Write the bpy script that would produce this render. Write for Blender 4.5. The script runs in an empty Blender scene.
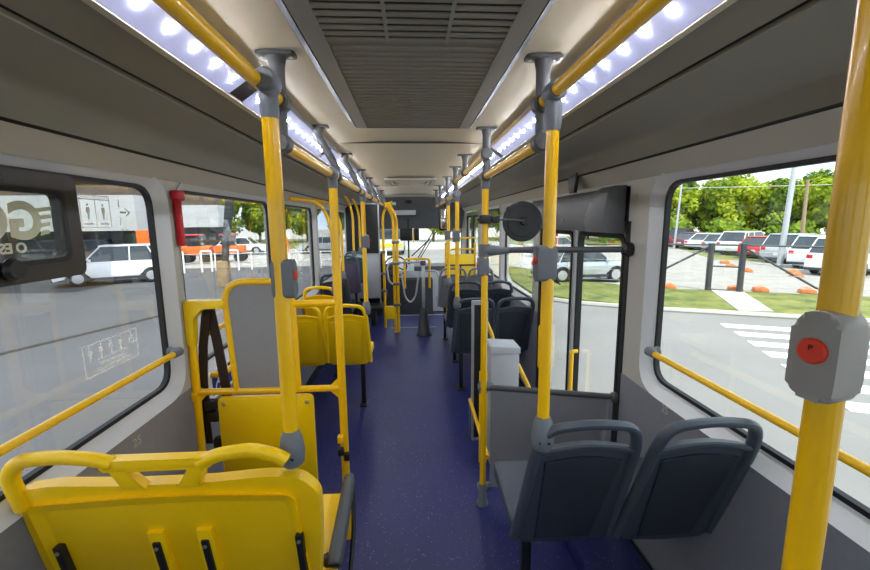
import bpy, bmesh, math, random
from mathutils import Vector, Matrix
random.seed(7)
S = bpy.context.scene
C = S.collection
PI = math.pi
# ------------------------------------------------------------------ camera
CAM = Vector((0, 0, 1.726)); FPX = 411.0
ROLL = -0.009
def _basis():
    c, s = math.cos(ROLL), math.sin(ROLL)
    xp, yp = (411 - 435) / FPX, (285 - 222) / FPX
    X, Y = c * xp - s * yp, s * xp + c * yp
    yaw, pitch = math.atan(-X / math.sqrt(1 + Y * Y)), math.atan(Y)
    cy, sy, cp, sp = math.cos(yaw), math.sin(yaw), math.cos(pitch), math.sin(pitch)
    f = Vector((sy * cp, cy * cp, -sp)); r = Vector((cy, -sy, 0)); u = r.cross(f)
    return f, c * r + s * u, c * u - s * r
f_, r_, u_ = _basis()
cam = bpy.data.cameras.new('camera'); co = bpy.data.objects.new('camera', cam); C.objects.link(co)
cam.sensor_fit = 'HORIZONTAL'; cam.sensor_width = 36; cam.lens = 36 * FPX / 870
cam.clip_start = 0.02; cam.clip_end = 600
co.matrix_world = Matrix(((r_.x, u_.x, -f_.x, CAM.x), (r_.y, u_.y, -f_.y, CAM.y), (r_.z, u_.z, -f_.z, CAM.z), (0, 0, 0, 1)))
S.camera = co
# ------------------------------------------------------------------ world, sun, exposure
SKY_STRENGTH = 1.15; SUN_STRENGTH = 2.6; LED_GLOW = 2.2; LED_POINT = 150.0; EXPOSURE = 1.32
w = bpy.data.worlds.new('sky'); S.world = w; w.use_nodes = True
nt = w.node_tree; nt.nodes.clear()
out = nt.nodes.new('ShaderNodeOutputWorld'); bg = nt.nodes.new('ShaderNodeBackground'); bg.inputs[1].default_value = SKY_STRENGTH
tc = nt.nodes.new('ShaderNodeTexCoord'); mp = nt.nodes.new('ShaderNodeMapping'); mp.inputs['Scale'].default_value = (1, 1, 3.5)
nz = nt.nodes.new('ShaderNodeTexNoise'); nz.inputs['Scale'].default_value = 2.2; nz.inputs['Detail'].default_value = 6
cr = nt.nodes.new('ShaderNodeValToRGB'); cr.color_ramp.elements[0].position = .35; cr.color_ramp.elements[1].position = .62
cr.color_ramp.elements[0].color = (0.55, 0.72, 0.95, 1); cr.color_ramp.elements[1].color = (0.93, 0.95, 0.98, 1)
nt.links.new(tc.outputs['Generated'], mp.inputs[0]); nt.links.new(mp.outputs[0], nz.inputs[0]); nt.links.new(nz.outputs[0], cr.inputs[0])
nt.links.new(cr.outputs[0], bg.inputs[0]); nt.links.new(bg.outputs[0], out.inputs[0])
sl = bpy.data.lights.new('sun', 'SUN'); sl.energy = SUN_STRENGTH; sl.angle = 0.02; sl.color = (1, .96, .88)
so = bpy.data.objects.new('sun', sl); C.objects.link(so)
so.rotation_euler = Vector((-0.10, 0.50, -0.86)).to_track_quat('-Z', 'Y').to_euler()
so.location = (0, 0, 30)
vs = S.view_settings; vs.view_transform = 'Standard'; vs.look = 'None'; vs.gamma = 1; vs.exposure = EXPOSURE
# ------------------------------------------------------------------ materials
def lin(c):
    return tuple((v / 255 / 12.92 if v / 255 <= .04045 else ((v / 255 + .055) / 1.055) ** 2.4) for v in c) + (1,)
def mat(name, rgb, rough=.5, metal=0, noise=0.0, nscale=12, bump=0, bscale=60, emit=0, coat=0, spec=.5, rgb2=None):
    m = bpy.data.materials.new(name); m.use_nodes = True
    n = m.node_tree.nodes; l = m.node_tree.links; b = n['Principled BSDF']
    b.inputs['Base Color'].default_value = lin(rgb); b.inputs['Roughness'].default_value = rough
    b.inputs['Metallic'].default_value = metal; b.inputs['Coat Weight'].default_value = coat
    b.inputs['Specular IOR Level'].default_value = spec
    if noise or rgb2:
        t = n.new('ShaderNodeTexCoord'); z = n.new('ShaderNodeTexNoise'); z.inputs['Scale'].default_value = nscale; z.inputs['Detail'].default_value = 5
        r = n.new('ShaderNodeValToRGB'); r.color_ramp.elements[0].position = .3; r.color_ramp.elements[1].position = .7
        a = lin(rgb); r.color_ramp.elements[0].color = tuple(v * (1 - noise) for v in a[:3]) + (1,)
        r.color_ramp.elements[1].color = lin(rgb2) if rgb2 else tuple(min(1, v * (1 + noise)) for v in a[:3]) + (1,)
        l.new(t.outputs['Object'], z.inputs[0]); l.new(z.outputs[0], r.inputs[0]); l.new(r.outputs[0], b.inputs['Base Color'])
    if bump:
        t = n.new('ShaderNodeTexCoord'); z = n.new('ShaderNodeTexNoise'); z.inputs['Scale'].default_value = bscale; z.inputs['Detail'].default_value = 3
        bp = n.new('ShaderNodeBump'); bp.inputs['Strength'].default_value = bump; bp.inputs['Distance'].default_value = .002
        l.new(t.outputs['Object'], z.inputs[0]); l.new(z.outputs[0], bp.inputs['Height']); l.new(bp.outputs[0], b.inputs['Normal'])
    if emit:
        b.inputs['Emission Color'].default_value = lin(rgb); b.inputs['Emission Strength'].default_value = emit
    return m
M = {}
M['ytube'] = mat('yellow_painted_tube', (249, 192, 0), .28, noise=.04, nscale=6, coat=.3)
M['yplast'] = mat('yellow_plastic', (255, 204, 0), .33, noise=.03, nscale=5, bump=.15, bscale=220)
M['ypanel'] = mat('yellow_panel', (252, 208, 0), .35, noise=.03, nscale=4)
M['clamp'] = mat('grey_clamp_plastic', (108, 112, 118), .45, noise=.06, nscale=30)
M['clampd'] = mat('dark_clamp_plastic', (80, 81, 82), .45, noise=.06, nscale=30)
M['seatg'] = mat('charcoal_seat_plastic', (66, 73, 82), .42, noise=.06, nscale=8, bump=.2, bscale=260)
M['seatp'] = mat('charcoal_seat_panel', (48, 54, 62), .5, noise=.08, nscale=6, bump=.25, bscale=300)
M['seatl'] = mat('light_grey_seat_plastic', (140, 142, 146), .45, noise=.06, nscale=8)
M['seatpurple'] = mat('mauve_grey_seat', (104, 92, 110), .5, noise=.08, nscale=8)
M['seatteal'] = mat('teal_grey_seat', (70, 110, 106), .5, noise=.08, nscale=8)
M['duct'] = mat('duct_grey', (134, 133, 125), .62, noise=.04, nscale=3, bump=.12, bscale=300)
M['cream'] = mat('cream_ceiling', (206, 197, 174), .5, noise=.02, nscale=2)
M['creamw'] = mat('cream_wall_panel', (178, 175, 165), .5, noise=.02, nscale=2)
M['wallg'] = mat('grey_wall_laminate', (126, 126, 132), .5, noise=.05, nscale=40)
M['white'] = mat('white_window_surround', (206, 208, 212), .35, noise=.02, nscale=4)
M['alu'] = mat('brushed_aluminium', (190, 192, 196), .35, metal=.6, noise=.05, nscale=20)
M['rubber'] = mat('black_rubber', (18, 18, 20), .6, noise=.1, nscale=20)
M['black'] = mat('black_plastic', (26, 26, 28), .4, noise=.1, nscale=20)
M['blackf'] = mat('brown_black_frame', (44, 38, 33), .45, noise=.08, nscale=14)
M['strap'] = mat('dark_brown_webbing', (46, 34, 28), .8, noise=.15, nscale=60)
M['vent'] = mat('vent_grey', (146, 144, 134), .5, noise=.04, nscale=10)
M['ventd'] = mat('vent_rib_grey', (138, 136, 126), .55, noise=.04, nscale=10)
M['bulk'] = mat('front_header_grey', (96, 98, 100), .55, noise=.04, nscale=10)
M['dark'] = mat('dark_cavity', (10, 10, 10), .9, noise=.1)
M['red'] = mat('red_plastic', (196, 16, 34), .35, noise=.05)
M['redbtn'] = mat('red_button', (236, 60, 30), .4, noise=.03)
M['panelg'] = mat('grey_laminate_panel', (134, 134, 138), .5, noise=.03, nscale=50)
M['boxg'] = mat('light_grey_metal_box', (190, 192, 198), .45, noise=.03, nscale=8)
M['doorg'] = mat('door_leaf_grey', (150, 152, 150), .4, noise=.04)
M['boxlt'] = mat('pale_grey_housing', (160, 156, 151), .45, noise=.03)
M['terra'] = mat('terracotta_block', (196, 116, 66), .8, noise=.2, nscale=6)
M['screw'] = mat('steel_screw', (200, 190, 170), .3, metal=.8, noise=.05)
M['paint_w'] = mat('white_marking', (246, 246, 244), .7, noise=.05, nscale=3)
M['blue'] = mat('blue_sign', (24, 44, 140), .5, noise=.03)
M['cream_p'] = mat('cream_print', (238, 224, 204), .5, noise=.03)
M['orange'] = mat('orange_paint', (232, 112, 40), .5, noise=.08, nscale=4)
M['sign'] = mat('pale_display', (214, 216, 214), .4, noise=.03)
M['led'] = mat('led_point', (244, 247, 255), .3, emit=LED_POINT, noise=0)
M['diff'] = mat('led_diffuser', (150, 156, 190), .3, emit=LED_GLOW * .16, noise=.02)
M['dirt'] = mat('dirt_line', (70, 66, 60), .9, noise=.2)
def glass(name, tint, ior=1.45, rough=0.0):
    m = bpy.data.materials.new(name); m.use_nodes = True; n = m.node_tree.nodes; l = m.node_tree.links; n.clear()
    o = n.new('ShaderNodeOutputMaterial'); mx = n.new('ShaderNodeMixShader'); t = n.new('ShaderNodeBsdfTransparent'); g = n.new('ShaderNodeBsdfGlossy')
    lw = n.new('ShaderNodeLayerWeight'); lw.inputs[0].default_value = .5; g.inputs['Roughness'].default_value = rough
    p5 = n.new('ShaderNodeMath'); p5.operation = 'POWER'; p5.inputs[1].default_value = 5
    f = n.new('ShaderNodeMath'); f.operation = 'MULTIPLY_ADD'; f.inputs[1].default_value = .9; f.inputs[2].default_value = ((ior - 1) / (ior + 1)) ** 2
    l.new(lw.outputs['Facing'], p5.inputs[0]); l.new(p5.outputs[0], f.inputs[0])
    t.inputs[0].default_value = tint + (1,)
    l.new(f.outputs[0], mx.inputs[0]); l.new(t.outputs[0], mx.inputs[1]); l.new(g.outputs[0], mx.inputs[2]); l.new(mx.outputs[0], o.inputs[0])
    return m
M['glass'] = glass('window_glass', (.90, .92, .90))
M['glasst'] = glass('tinted_window_glass', (.84, .85, .84), 1.55)
M['carglass'] = mat('car_glass', (40, 50, 58), .08, noise=.1, nscale=2, spec=.8)
def floor_mat():
    m = mat('blue_speckled_vinyl', (34, 38, 96), .42, noise=.1, nscale=3, bump=.25, bscale=180)
    n = m.node_tree.nodes; l = m.node_tree.links; b = n['Principled BSDF']
    src = b.inputs['Base Color'].links[0].from_socket
    t = n.new('ShaderNodeTexCoord'); v = n.new('ShaderNodeTexVoronoi'); v.inputs['Scale'].default_value = 85
    r = n.new('ShaderNodeValToRGB'); r.color_ramp.elements[0].position = .15; r.color_ramp.elements[0].color = (1, 1, 1, 1)
    r.color_ramp.elements[1].position = .22; r.color_ramp.elements[1].color = (0, 0, 0, 1)
    v2 = n.new('ShaderNodeTexNoise'); v2.inputs['Scale'].default_value = 40
    mm = n.new('ShaderNodeMath'); mm.operation = 'MULTIPLY'
    rr = n.new('ShaderNodeValToRGB'); rr.color_ramp.elements[0].position = .5; rr.color_ramp.elements[1].position = .62
    mx = n.new('ShaderNodeMix'); mx.data_type = 'RGBA'; mx.inputs['B'].default_value = lin((150, 150, 205))
    l.new(t.outputs['Object'], v.inputs[0]); l.new(t.outputs['Object'], v2.inputs[0]); l.new(v.outputs['Distance'], r.inputs[0]); l.new(v2.outputs[0], rr.inputs[0])
    l.new(r.outputs[0], mm.inputs[0]); l.new(rr.outputs[0], mm.inputs[1]); l.new(mm.outputs[0], mx.inputs['Factor']); l.new(src, mx.inputs['A']); l.new(mx.outputs['Result'], b.inputs['Base Color'])
    return m
M['floor'] = floor_mat()
M['asphshade'] = mat('shade_toned_asphalt', (86, 86, 88), .8, noise=.16, nscale=.35, bump=.3, bscale=30)  # depot shade and window tint are mixed into this darker asphalt colour
M['asphl'] = mat('light_asphalt', (122, 121, 119), .85, noise=.10, nscale=.5, bump=.3, bscale=30)
M['conc'] = mat('concrete', (166, 164, 158), .85, noise=.08, nscale=.8)
M['gravel'] = mat('pale_gravel', (146, 142, 136), .9, noise=.14, nscale=1.2)
M['grass'] = mat('grass_ground', (84, 100, 34), .95, noise=.3, nscale=1.6, rgb2=(126, 128, 62))
M['bark'] = mat('tree_bark', (96, 82, 64), .9, noise=.3, nscale=6)
M['metald'] = mat('dark_gate_metal', (52, 54, 60), .5, noise=.1)
M['gal'] = mat('galvanised_pole', (176, 180, 184), .45, metal=.3, noise=.06, nscale=4)
M['wood'] = mat('wooden_pole', (150, 130, 104), .85, noise=.2, nscale=6)
M['depot'] = mat('pale_depot_cladding', (186, 189, 190), .6, noise=.06, nscale=1)
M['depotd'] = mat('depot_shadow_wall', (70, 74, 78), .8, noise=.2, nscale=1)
M['roofb'] = mat('brown_roof_steel', (96, 84, 72), .7, noise=.2, nscale=1)
def leaf(name, a, b):
    m = bpy.data.materials.new(name); m.use_nodes = True; n = m.node_tree.nodes; l = m.node_tree.links; n.clear()
    o = n.new('ShaderNodeOutputMaterial'); d = n.new('ShaderNodeBsdfDiffuse'); t = n.new('ShaderNodeBsdfTranslucent'); mx = n.new('ShaderNodeMixShader'); mx.inputs[0].default_value = .35
    tc = n.new('ShaderNodeTexCoord'); z = n.new('ShaderNodeTexNoise'); z.inputs['Scale'].default_value = .9; z.inputs['Detail'].default_value = 3
    r = n.new('ShaderNodeValToRGB'); r.color_ramp.elements[0].position = .35; r.color_ramp.elements[1].position = .65
    r.color_ramp.elements[0].color = lin(a); r.color_ramp.elements[1].color = lin(b)
    l.new(tc.outputs['Object'], z.inputs[0]); l.new(z.outputs[0], r.inputs[0]); l.new(r.outputs[0], d.inputs[0]); l.new(r.outputs[0], t.inputs[0])
    l.new(d.outputs[0], mx.inputs[1]); l.new(t.outputs[0], mx.inputs[2]); l.new(mx.outputs[0], o.inputs[0]); return m
M['leafa'] = leaf('bright_leaves', (106, 130, 38), (188, 200, 66))
M['leafb'] = leaf('deep_leaves', (80, 108, 44), (146, 168, 62))
# ------------------------------------------------------------------ mesh helpers
def BM(): return bmesh.new()
def obj(name, bm, m, parent=None, smooth=True, loc=None, angle=40, recalc=True):
    if recalc: bmesh.ops.recalc_face_normals(bm, faces=bm.faces[:])
    me = bpy.data.meshes.new(name); bm.to_mesh(me); bm.free()
    me.materials.append(m if not isinstance(m, str) else M[m])
    if smooth:
        me.polygons.foreach_set('use_smooth', [True] * len(me.polygons)); me.set_sharp_from_angle(angle=math.radians(angle))
    o = bpy.data.objects.new(name, me); C.objects.link(o)
    if parent: o.parent = parent
    if loc: o.location = loc
    return o
def tag(o, label=None, cat=None, group=None, kind=None):
    if label: o['label'] = label
    if cat: o['category'] = cat
    if group: o['group'] = group
    if kind: o['kind'] = kind
    return o
def thing(name, label, cat, loc=(0, 0, 0), rz=0, group=None):
    o = bpy.data.objects.new(name, None); C.objects.link(o); o.location = loc; o.rotation_euler = (0, 0, rz); o.empty_display_size = .1
    return tag(o, label, cat, group)
def struct(name, bm, m, parent=None, smooth=False, loc=None):
    o = obj(name, bm, m, parent, smooth, loc)
    if parent is None: o['kind'] = 'structure'
    return o
def dup(root, loc, rz=None, label=None, group=None, parent=None):
    r = root.copy(); C.objects.link(r)
    if parent: r.parent = parent
    if loc is not None: r.location = loc
    if rz is not None: r.rotation_euler = (0, 0, rz)
    if label: r['label'] = label
    if group: r['group'] = group
    for ch in list(root.children): dup(ch, None, parent=r)
    return r
def box(bm, x0, x1, y0, y1, z0, z1, bev=0, mtx=None, seg=2):
    g = bmesh.ops.create_cube(bm, size=1); vs = g['verts']
    for v in vs:
        v.co = Vector(((x0 + x1) / 2 + v.co.x * (x1 - x0), (y0 + y1) / 2 + v.co.y * (y1 - y0), (z0 + z1) / 2 + v.co.z * (z1 - z0)))
    if bev:
        es = list({e for v in vs for e in v.link_edges})
        r = bmesh.ops.bevel(bm, geom=es, offset=bev, segments=seg, affect='EDGES', profile=.5)
        vs = list(set(r['verts']) | {v for v in vs if v.is_valid})
    if mtx:
        vs = [v for v in vs if v.is_valid]
        for v in vs: v.co = mtx @ v.co
    return bm
def frame_at(t):
    t = t.normalized(); a = Vector((0, 0, 1)) if abs(t.z) < .9 else Vector((0, 1, 0))
    x = t.cross(a).normalized(); return x, x.cross(t).normalized()
def tube(bm, pts, r, n=14, cap=True, closed=False, ry=None):
    pts = [Vector(p) for p in pts]; N = len(pts); rings = []
    rr = r if isinstance(r, (list, tuple)) else [r] * N
    prev = None
    for i, p in enumerate(pts):
        if closed: t = pts[(i + 1) % N] - pts[i - 1]
        elif i == 0: t = pts[1] - p
        elif i == N - 1: t = p - pts[-2]
        else: t = (pts[i + 1] - p).normalized() + (p - pts[i - 1]).normalized()
        t.normalize()
        if prev is None: x, y = frame_at(t)
        else:
            x = prev - t * prev.dot(t)
            x = x.normalized() if x.length > 1e-6 else frame_at(t)[0]
            y = x.cross(t).normalized()
        prev = x
        k = (ry / (r if not isinstance(r, (list, tuple)) else r[0])) if ry else 1
        rings.append([bm.verts.new(p + x * math.cos(2 * PI * j / n) * rr[i] + y * math.sin(2 * PI * j / n) * rr[i] * k) for j in range(n)])
    R = range(N if closed else N - 1)
    for i in R:
        a, b = rings[i], rings[(i + 1) % N]
        for j in range(n): bm.faces.new((a[j], a[(j + 1) % n], b[(j + 1) % n], b[j]))
    if cap and not closed:
        bm.faces.new(rings[0][::-1]); bm.faces.new(rings[-1])
    return bm
def fillet(pts, rad, n=6):
    """round the corners of a polyline"""
    pts = [Vector(p) for p in pts]; o = [pts[0]]
    rs = rad if isinstance(rad, (list, tuple)) else [rad] * len(pts)
    for i in range(1, len(pts) - 1):
        p = pts[i]; a = pts[i - 1] - p; b = pts[i + 1] - p; r = min(rs[i], a.length * .49, b.length * .49)
        A = p + a.normalized() * r; B = p + b.normalized() * r
        for k in range(n + 1):
            t = k / n; o.append(A * (1 - t) ** 2 + p * 2 * t * (1 - t) + B * t ** 2)
    o.append(pts[-1]); return o
def rpoly(pts, rad, n=5):
    """closed 2D polygon with rounded corners"""
    P = [Vector((p[0], p[1])) for p in pts]; N = len(P); o = []
    rs = rad if isinstance(rad, (list, tuple)) else [rad] * N
    for i in range(N):
        p = P[i]; a = P[i - 1] - p; b = P[(i + 1) % N] - p; r = min(rs[i], a.length * .49, b.length * .49)
        if r < 1e-5: o.append(p); continue
        A = p + a.normalized() * r; B = p + b.normalized() * r
        for k in range(n + 1):
            t = k / n; o.append(A * (1 - t) ** 2 + p * 2 * t * (1 - t) + B * t ** 2)
    return o
def rrect(x0, x1, y0, y1, r, n=6): return rpoly([(x0, y0), (x1, y0), (x1, y1), (x0, y1)], r, n)
AX = {'x': lambda a, b, d: (d, a, b), 'y': lambda a, b, d: (a, d, b), 'z': lambda a, b, d: (a, b, d)}
def prism(bm, poly, axis, d0, d1, bev=0, inset=None):
    """extrude a closed 2D polygon along an axis; axis x: polygon is (y,z); y: (x,z); z: (x,y)"""
    f = AX[axis]
    a = [bm.verts.new(f(p[0], p[1], d0)) for p in poly]; b = [bm.verts.new(f(p[0], p[1], d1)) for p in poly]
    fa = bm.faces.new(a[::-1]); fb = bm.faces.new(b); N = len(a)
    for i in range(N): bm.faces.new((a[i], a[(i + 1) % N], b[(i + 1) % N], b[i]))
    if bev:
        es = [e for e in fa.edges] + [e for e in fb.edges]
        bmesh.ops.bevel(bm, geom=es, offset=bev, segments=2, affect='EDGES', profile=.5)
    return bm
def ringplate(bm, outer, inner, axis, d0, d1, dinner=None):
    """a ring between two closed polygons of equal length; inner edge may sit deeper"""
    f = AX[axis]; N = len(outer); di0 = d0 if dinner is None else dinner; di1 = d1 if dinner is None else dinner + (d1 - d0)
    oa = [bm.verts.new(f(p[0], p[1], d0)) for p in outer]; ob = [bm.verts.new(f(p[0], p[1], d1)) for p in outer]
    ia = [bm.verts.new(f(p[0], p[1], di0)) for p in inner]; ib = [bm.verts.new(f(p[0], p[1], di1)) for p in inner]
    for i in range(N):
        j = (i + 1) % N
        for q in ((oa[i], oa[j], ia[j], ia[i]), (ob[j], ob[i], ib[i], ib[j]), (oa[j], oa[i], ob[i], ob[j]), (ia[i], ia[j], ib[j], ib[i])): bm.faces.new(q)
    return bm
def holed(bm, outer, holes, axis, d0, d1):
    """flat slab with holes, through a filled 2D curve"""
    cu = bpy.data.curves.new('tmp', 'CURVE'); cu.dimensions = '2D'; cu.fill_mode = 'BOTH'; cu.extrude = abs(d1 - d0) / 2
    for pl in [outer] + holes:
        s = cu.splines.new('POLY'); s.points.add(len(pl) - 1); s.use_cyclic_u = True
        for i, p in enumerate(pl): s.points[i].co = (p[0], p[1], 0, 1)
    o = bpy.data.objects.new('tmp', cu); me = o.to_mesh(); f = AX[axis]; mid = (d0 + d1) / 2
    vs = [bm.verts.new(f(v.co.x, v.co.y, mid + v.co.z)) for v in me.vertices]
    for p in me.polygons:
        try: bm.faces.new([vs[i] for i in p.vertices])
        except ValueError: pass
    o.to_mesh_clear(); bpy.data.objects.remove(o); bpy.data.curves.remove(cu)
    bmesh.ops.remove_doubles(bm, verts=bm.verts[:], dist=1e-5)
    return bm
def lathe(bm, prof, c, axis='z', n=20):
    """prof: list of (radius, height)"""
    c = Vector(c); rings = []
    for r, h in prof:
        ring = []
        for j in range(n):
            a = 2 * PI * j / n; u, v = r * math.cos(a), r * math.sin(a)
            ring.append(bm.verts.new(c + Vector({'z': (u, v, h), 'x': (h, u, v), 'y': (u, h, v)}[axis])))
        rings.append(ring)
    for a, b in zip(rings, rings[1:]):
        for j in range(n): bm.faces.new((a[j], a[(j + 1) % n], b[(j + 1) % n], b[j]))
    bm.faces.new(rings[0][::-1]); bm.faces.new(rings[-1]); return bm
def text(name, s, m, size, mtx, parent=None, extrude=.0006, offset=0.0, ax='CENTER'):
    cu = bpy.data.curves.new('tmp', 'FONT'); cu.body = s; cu.size = size; cu.extrude = extrude; cu.offset = offset; cu.align_x = ax; cu.align_y = 'CENTER'
    o = bpy.data.objects.new('tmp', cu); C.objects.link(o); bpy.context.view_layer.update()
    me = bpy.data.meshes.new_from_object(o); me.name = name; C.objects.unlink(o); bpy.data.objects.remove(o)
    me.transform(mtx); me.materials.clear(); me.materials.append(M[m] if isinstance(m, str) else m)
    r = bpy.data.objects.new(name, me); C.objects.link(r)
    if parent: r.parent = parent
    return r
def basis_mtx(o, x, y):
    x = Vector(x); y = Vector(y); z = x.cross(y)
    return Matrix(((x.x, y.x, z.x, o[0]), (x.y, y.y, z.y, o[1]), (x.z, y.z, z.z, o[2]), (0, 0, 0, 1)))

# ================================================================== BUS SHELL
XW = 1.13; Y0 = -1.7; YF = 9.2; ZC = 2.22; GZ = -.92
bm = BM(); box(bm, -1.2, 1.2, Y0, 7.55, -.12, 0); struct('floor', bm, 'floor')
bm = BM(); box(bm, -1.2, 1.2, 7.55, YF + .1, -.3, -.14); struct('floor_front', bm, 'floor')
bm = BM(); box(bm, -.40, 1.0, 7.50, 7.56, -.005, .006, .002); struct('trim_1', bm, 'alu')
bm = BM(); box(bm, -.36, .38, 6.62, 6.64, .0005, .004); struct('trim_2', bm, 'alu')
# ceiling: gently crowned centre panel
bm = BM()
prof = [(-.525, ZC - .003), (-.45, ZC), (-.2, ZC + .012), (0, ZC + .015), (.2, ZC + .012), (.45, ZC), (.548, ZC - .003), (.548, ZC + .05), (-.525, ZC + .05)]
prism(bm, prof, 'y', Y0, YF); struct('ceiling', bm, 'cream', smooth=True)
for i, y in enumerate((2.72, 5.85, 7.6)):
    bm = BM(); box(bm, -.51, .51, y - .002, y + .002, ZC - .001, ZC + .012); struct('trim_%d' % (3 + i), bm, 'dirt')
# outer roof so that no daylight leaks in
bm = BM(); box(bm, -1.25, 1.25, Y0 - .1, YF + .2, ZC + .12, ZC + .2); struct('ceiling_roof', bm, 'white')
# side walls
LW = [(-1.5, .12), (.26, 1.95), (2.13, 3.48), (3.70, 4.95), (5.14, 6.30), (6.48, 8.7)]
RW = [(-1.5, .02), (.16, 1.845), (3.80, 5.05), (5.28, 6.60)]
ZB, ZT = .965, 1.895
DOORY = (2.10, 3.56); FDOOR = (6.95, 8.6)
def wall(side, wins, doors):
    s = -1 if side == 'left' else 1
    x0, x1 = s * XW, s * (XW + .09)
    # upper cream part with window holes
    holes = [rrect(a - .055, b + .055, ZB - .055, ZT + .04, .14) for a, b in wins]
    outs = [(Y0, .90)]
    if doors:
        (d0, d1), (e0, e1) = doors
        outer = [(Y0, .90), (d0, .90), (d0, 1.86), (d1, 1.86), (d1, .90), (e0, .90), (e0, 1.95), (e1, 1.95), (e1, .90), (YF, .90), (YF, 2.12), (Y0, 2.12)]
        low = [(Y0, d0), (d1, e0), (e1, YF)]
    else:
        outer = [(Y0, .90), (YF, .90), (YF, 2.12), (Y0, 2.12)]; low = [(Y0, YF)]
    bm = BM(); holed(bm, outer, holes, 'x', min(x0, x1), max(x0, x1)); struct('wall_' + side, bm, 'creamw')
    for i, (a, b) in enumerate(low):
        bm = BM(); box(bm, min(x0 - s * .004, x1), max(x0 - s * .004, x1), a, b, -.15, .905); struct('wall_%s_lower' % side + ('' if i == 0 else '_%d' % i), bm, 'wallg')
    # outer skin below the floor
    for i, (a, b) in enumerate(wins):
        n = i + 1 + (6 if s > 0 else 0)
        root = bpy.data.objects.new('window_%d' % n, None); C.objects.link(root); root['kind'] = 'structure'; root.location = (s * XW, (a + b) / 2, ZB)
        inv = Matrix.Translation(-root.location)
        bm = BM(); ringplate(bm, rrect(a - .06, b + .06, ZB - .06, ZT + .045, .145), rrect(a, b, ZB, ZT, .10), 'x', s * (XW - .008), s * (XW + .004), s * (XW + .035))
        for v in bm.verts: v.co = inv @ v.co
        obj('window_surround', bm, 'white', root)
        bm = BM(); ringplate(bm, rrect(a - .002, b + .002, ZB - .002, ZT + .002, .10), rrect(a + .014, b - .014, ZB + .014, ZT - .014, .09), 'x', s * (XW + .028), s * (XW + .05))
        for v in bm.verts: v.co = inv @ v.co
        obj('rubber_seal', bm, 'rubber', root)
        bm = BM(); prism(bm, rrect(a, b, ZB, ZT, .09), 'x', s * (XW + .044), s * (XW + .048))
        for v in bm.verts: v.co = inv @ v.co
        obj('glass_pane', bm, 'glasst' if s < 0 else 'glass', root, smooth=False)
wall('left', LW, None)
wall('right', RW, (DOORY, FDOOR))
# overhead duct covers, light strips and trim: cross-section runs along the bus
def duct(side):
    s = -1 if side == 'left' else 1
    ox = 0 if s < 0 else .025
    bm = BM()
    # upper panel, groove, lower panel with soft bend, as one skin (x, z) pairs
    sec = [(.61 + ox, 2.161), (.755, 2.134), (.757, 2.148), (.779, 2.143), (.781, 2.128), (.90, 2.102), (.955, 2.090), (.980, 2.083), (1.000, 2.072), (1.016, 2.052), (1.044, 2.003), (1.056, 2.008), (1.056, 2.06), (.61 + ox, 2.195)]
    prism(bm, [(s * x, z) for x, z in sec], 'y', Y0, 8.6); struct('trim_duct_' + side, bm, 'duct', smooth=True)
    bm = BM(); box(bm, min(s * .757, s * .779), max(s * .757, s * .779), Y0, 8.6, 2.141, 2.149)
    struct('trim_groove_' + side, bm, 'dark')
    # dark gap and cream cove above windows
    bm = BM(); prism(bm, [(s * 1.050, 2.006), (s * 1.08, 1.990), (s * 1.14, 2.03), (s * 1.052, 2.07)], 'y', Y0, YF); struct('trim_gap_' + side, bm, 'rubber')
    bm = BM(); prism(bm, [(s * 1.062, 1.997), (s * 1.098, 1.965), (s * 1.128, 1.925), (s * 1.14, 1.93), (s * 1.14, 2.01)], 'y', Y0, YF); struct('trim_cove_' + side, bm, 'creamw', smooth=True)
    # cream lip outboard of the light strips
    bm = BM(); prism(bm, [(s * .582 + ox, 2.137), (s * .612 + ox, 2.143), (s * .622 + ox, 2.18), (s * .587 + ox, 2.175)], 'y', Y0, 8.6); struct('trim_lip_' + side, bm, 'cream')
    bm = BM(); prism(bm, [(s * .53, 2.235), (s * .62, 2.205), (s * 1.2, 2.09), (s * 1.2, 2.3), (s * .53, 2.3)], 'y', Y0, YF); struct('ceiling_' + side, bm, 'dark')
duct('left'); duct('right')
# rear wall behind the camera, with its window
bm = BM(); holed(bm, [(-1.2, 0), (1.2, 0), (1.2, 2.3), (-1.2, 2.3)], [rrect(-.95, .95, 1.0, 1.9, .12)], 'y', Y0 - .08, Y0); struct('wall_rear', bm, 'creamw')
bm = BM(); prism(bm, rrect(-.96, .96, .99, 1.91, .12), 'y', Y0 - .05, Y0 - .045); struct('window_13', bm, 'glass')
# front bulkhead and windscreen
bm = BM(); holed(bm, [(-1.2, -.3), (1.2, -.3), (1.2, 2.3), (-1.2, 2.3)], [rrect(-1.12, 1.12, .80, 1.61, .06)], 'y', YF, YF + .1); struct('wall_front', bm, 'bulk')
bm = BM(); prism(bm, rrect(-1.13, 1.13, .79, 1.62, .06), 'y', YF + .05, YF + .056); struct('window_14', bm, 'glass')
bm = BM(); prism(bm, [(8.55, 2.23), (8.62, 2.02), (8.75, 1.90), (9.2, 1.58), (9.22, 2.23)], 'x', -1.13, 1.13); struct('trim_front_header', bm, 'bulk', smooth=True)
# baseboards: dark seam between wall and floor
for s, nm in ((-1, 'left'), (1, 'right')):
    for k, (a, b) in enumerate(([(Y0, 7.5)] if s < 0 else [(Y0, 2.08), (3.58, 6.9)])):
        bm = BM(); box(bm, min(s * 1.10, s * 1.127), max(s * 1.10, s * 1.127), a, b, 0, .07, .004); struct('baseboard_' + nm + ('' if k == 0 else '_front'), bm, 'rubber')
# low floor box over the wheel under the window seats
bm = BM(); box(bm, .80, 1.10, Y0, 2.05, 0, .10, .012); struct('floor_plinth_right', bm, 'floor', smooth=True)

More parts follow.
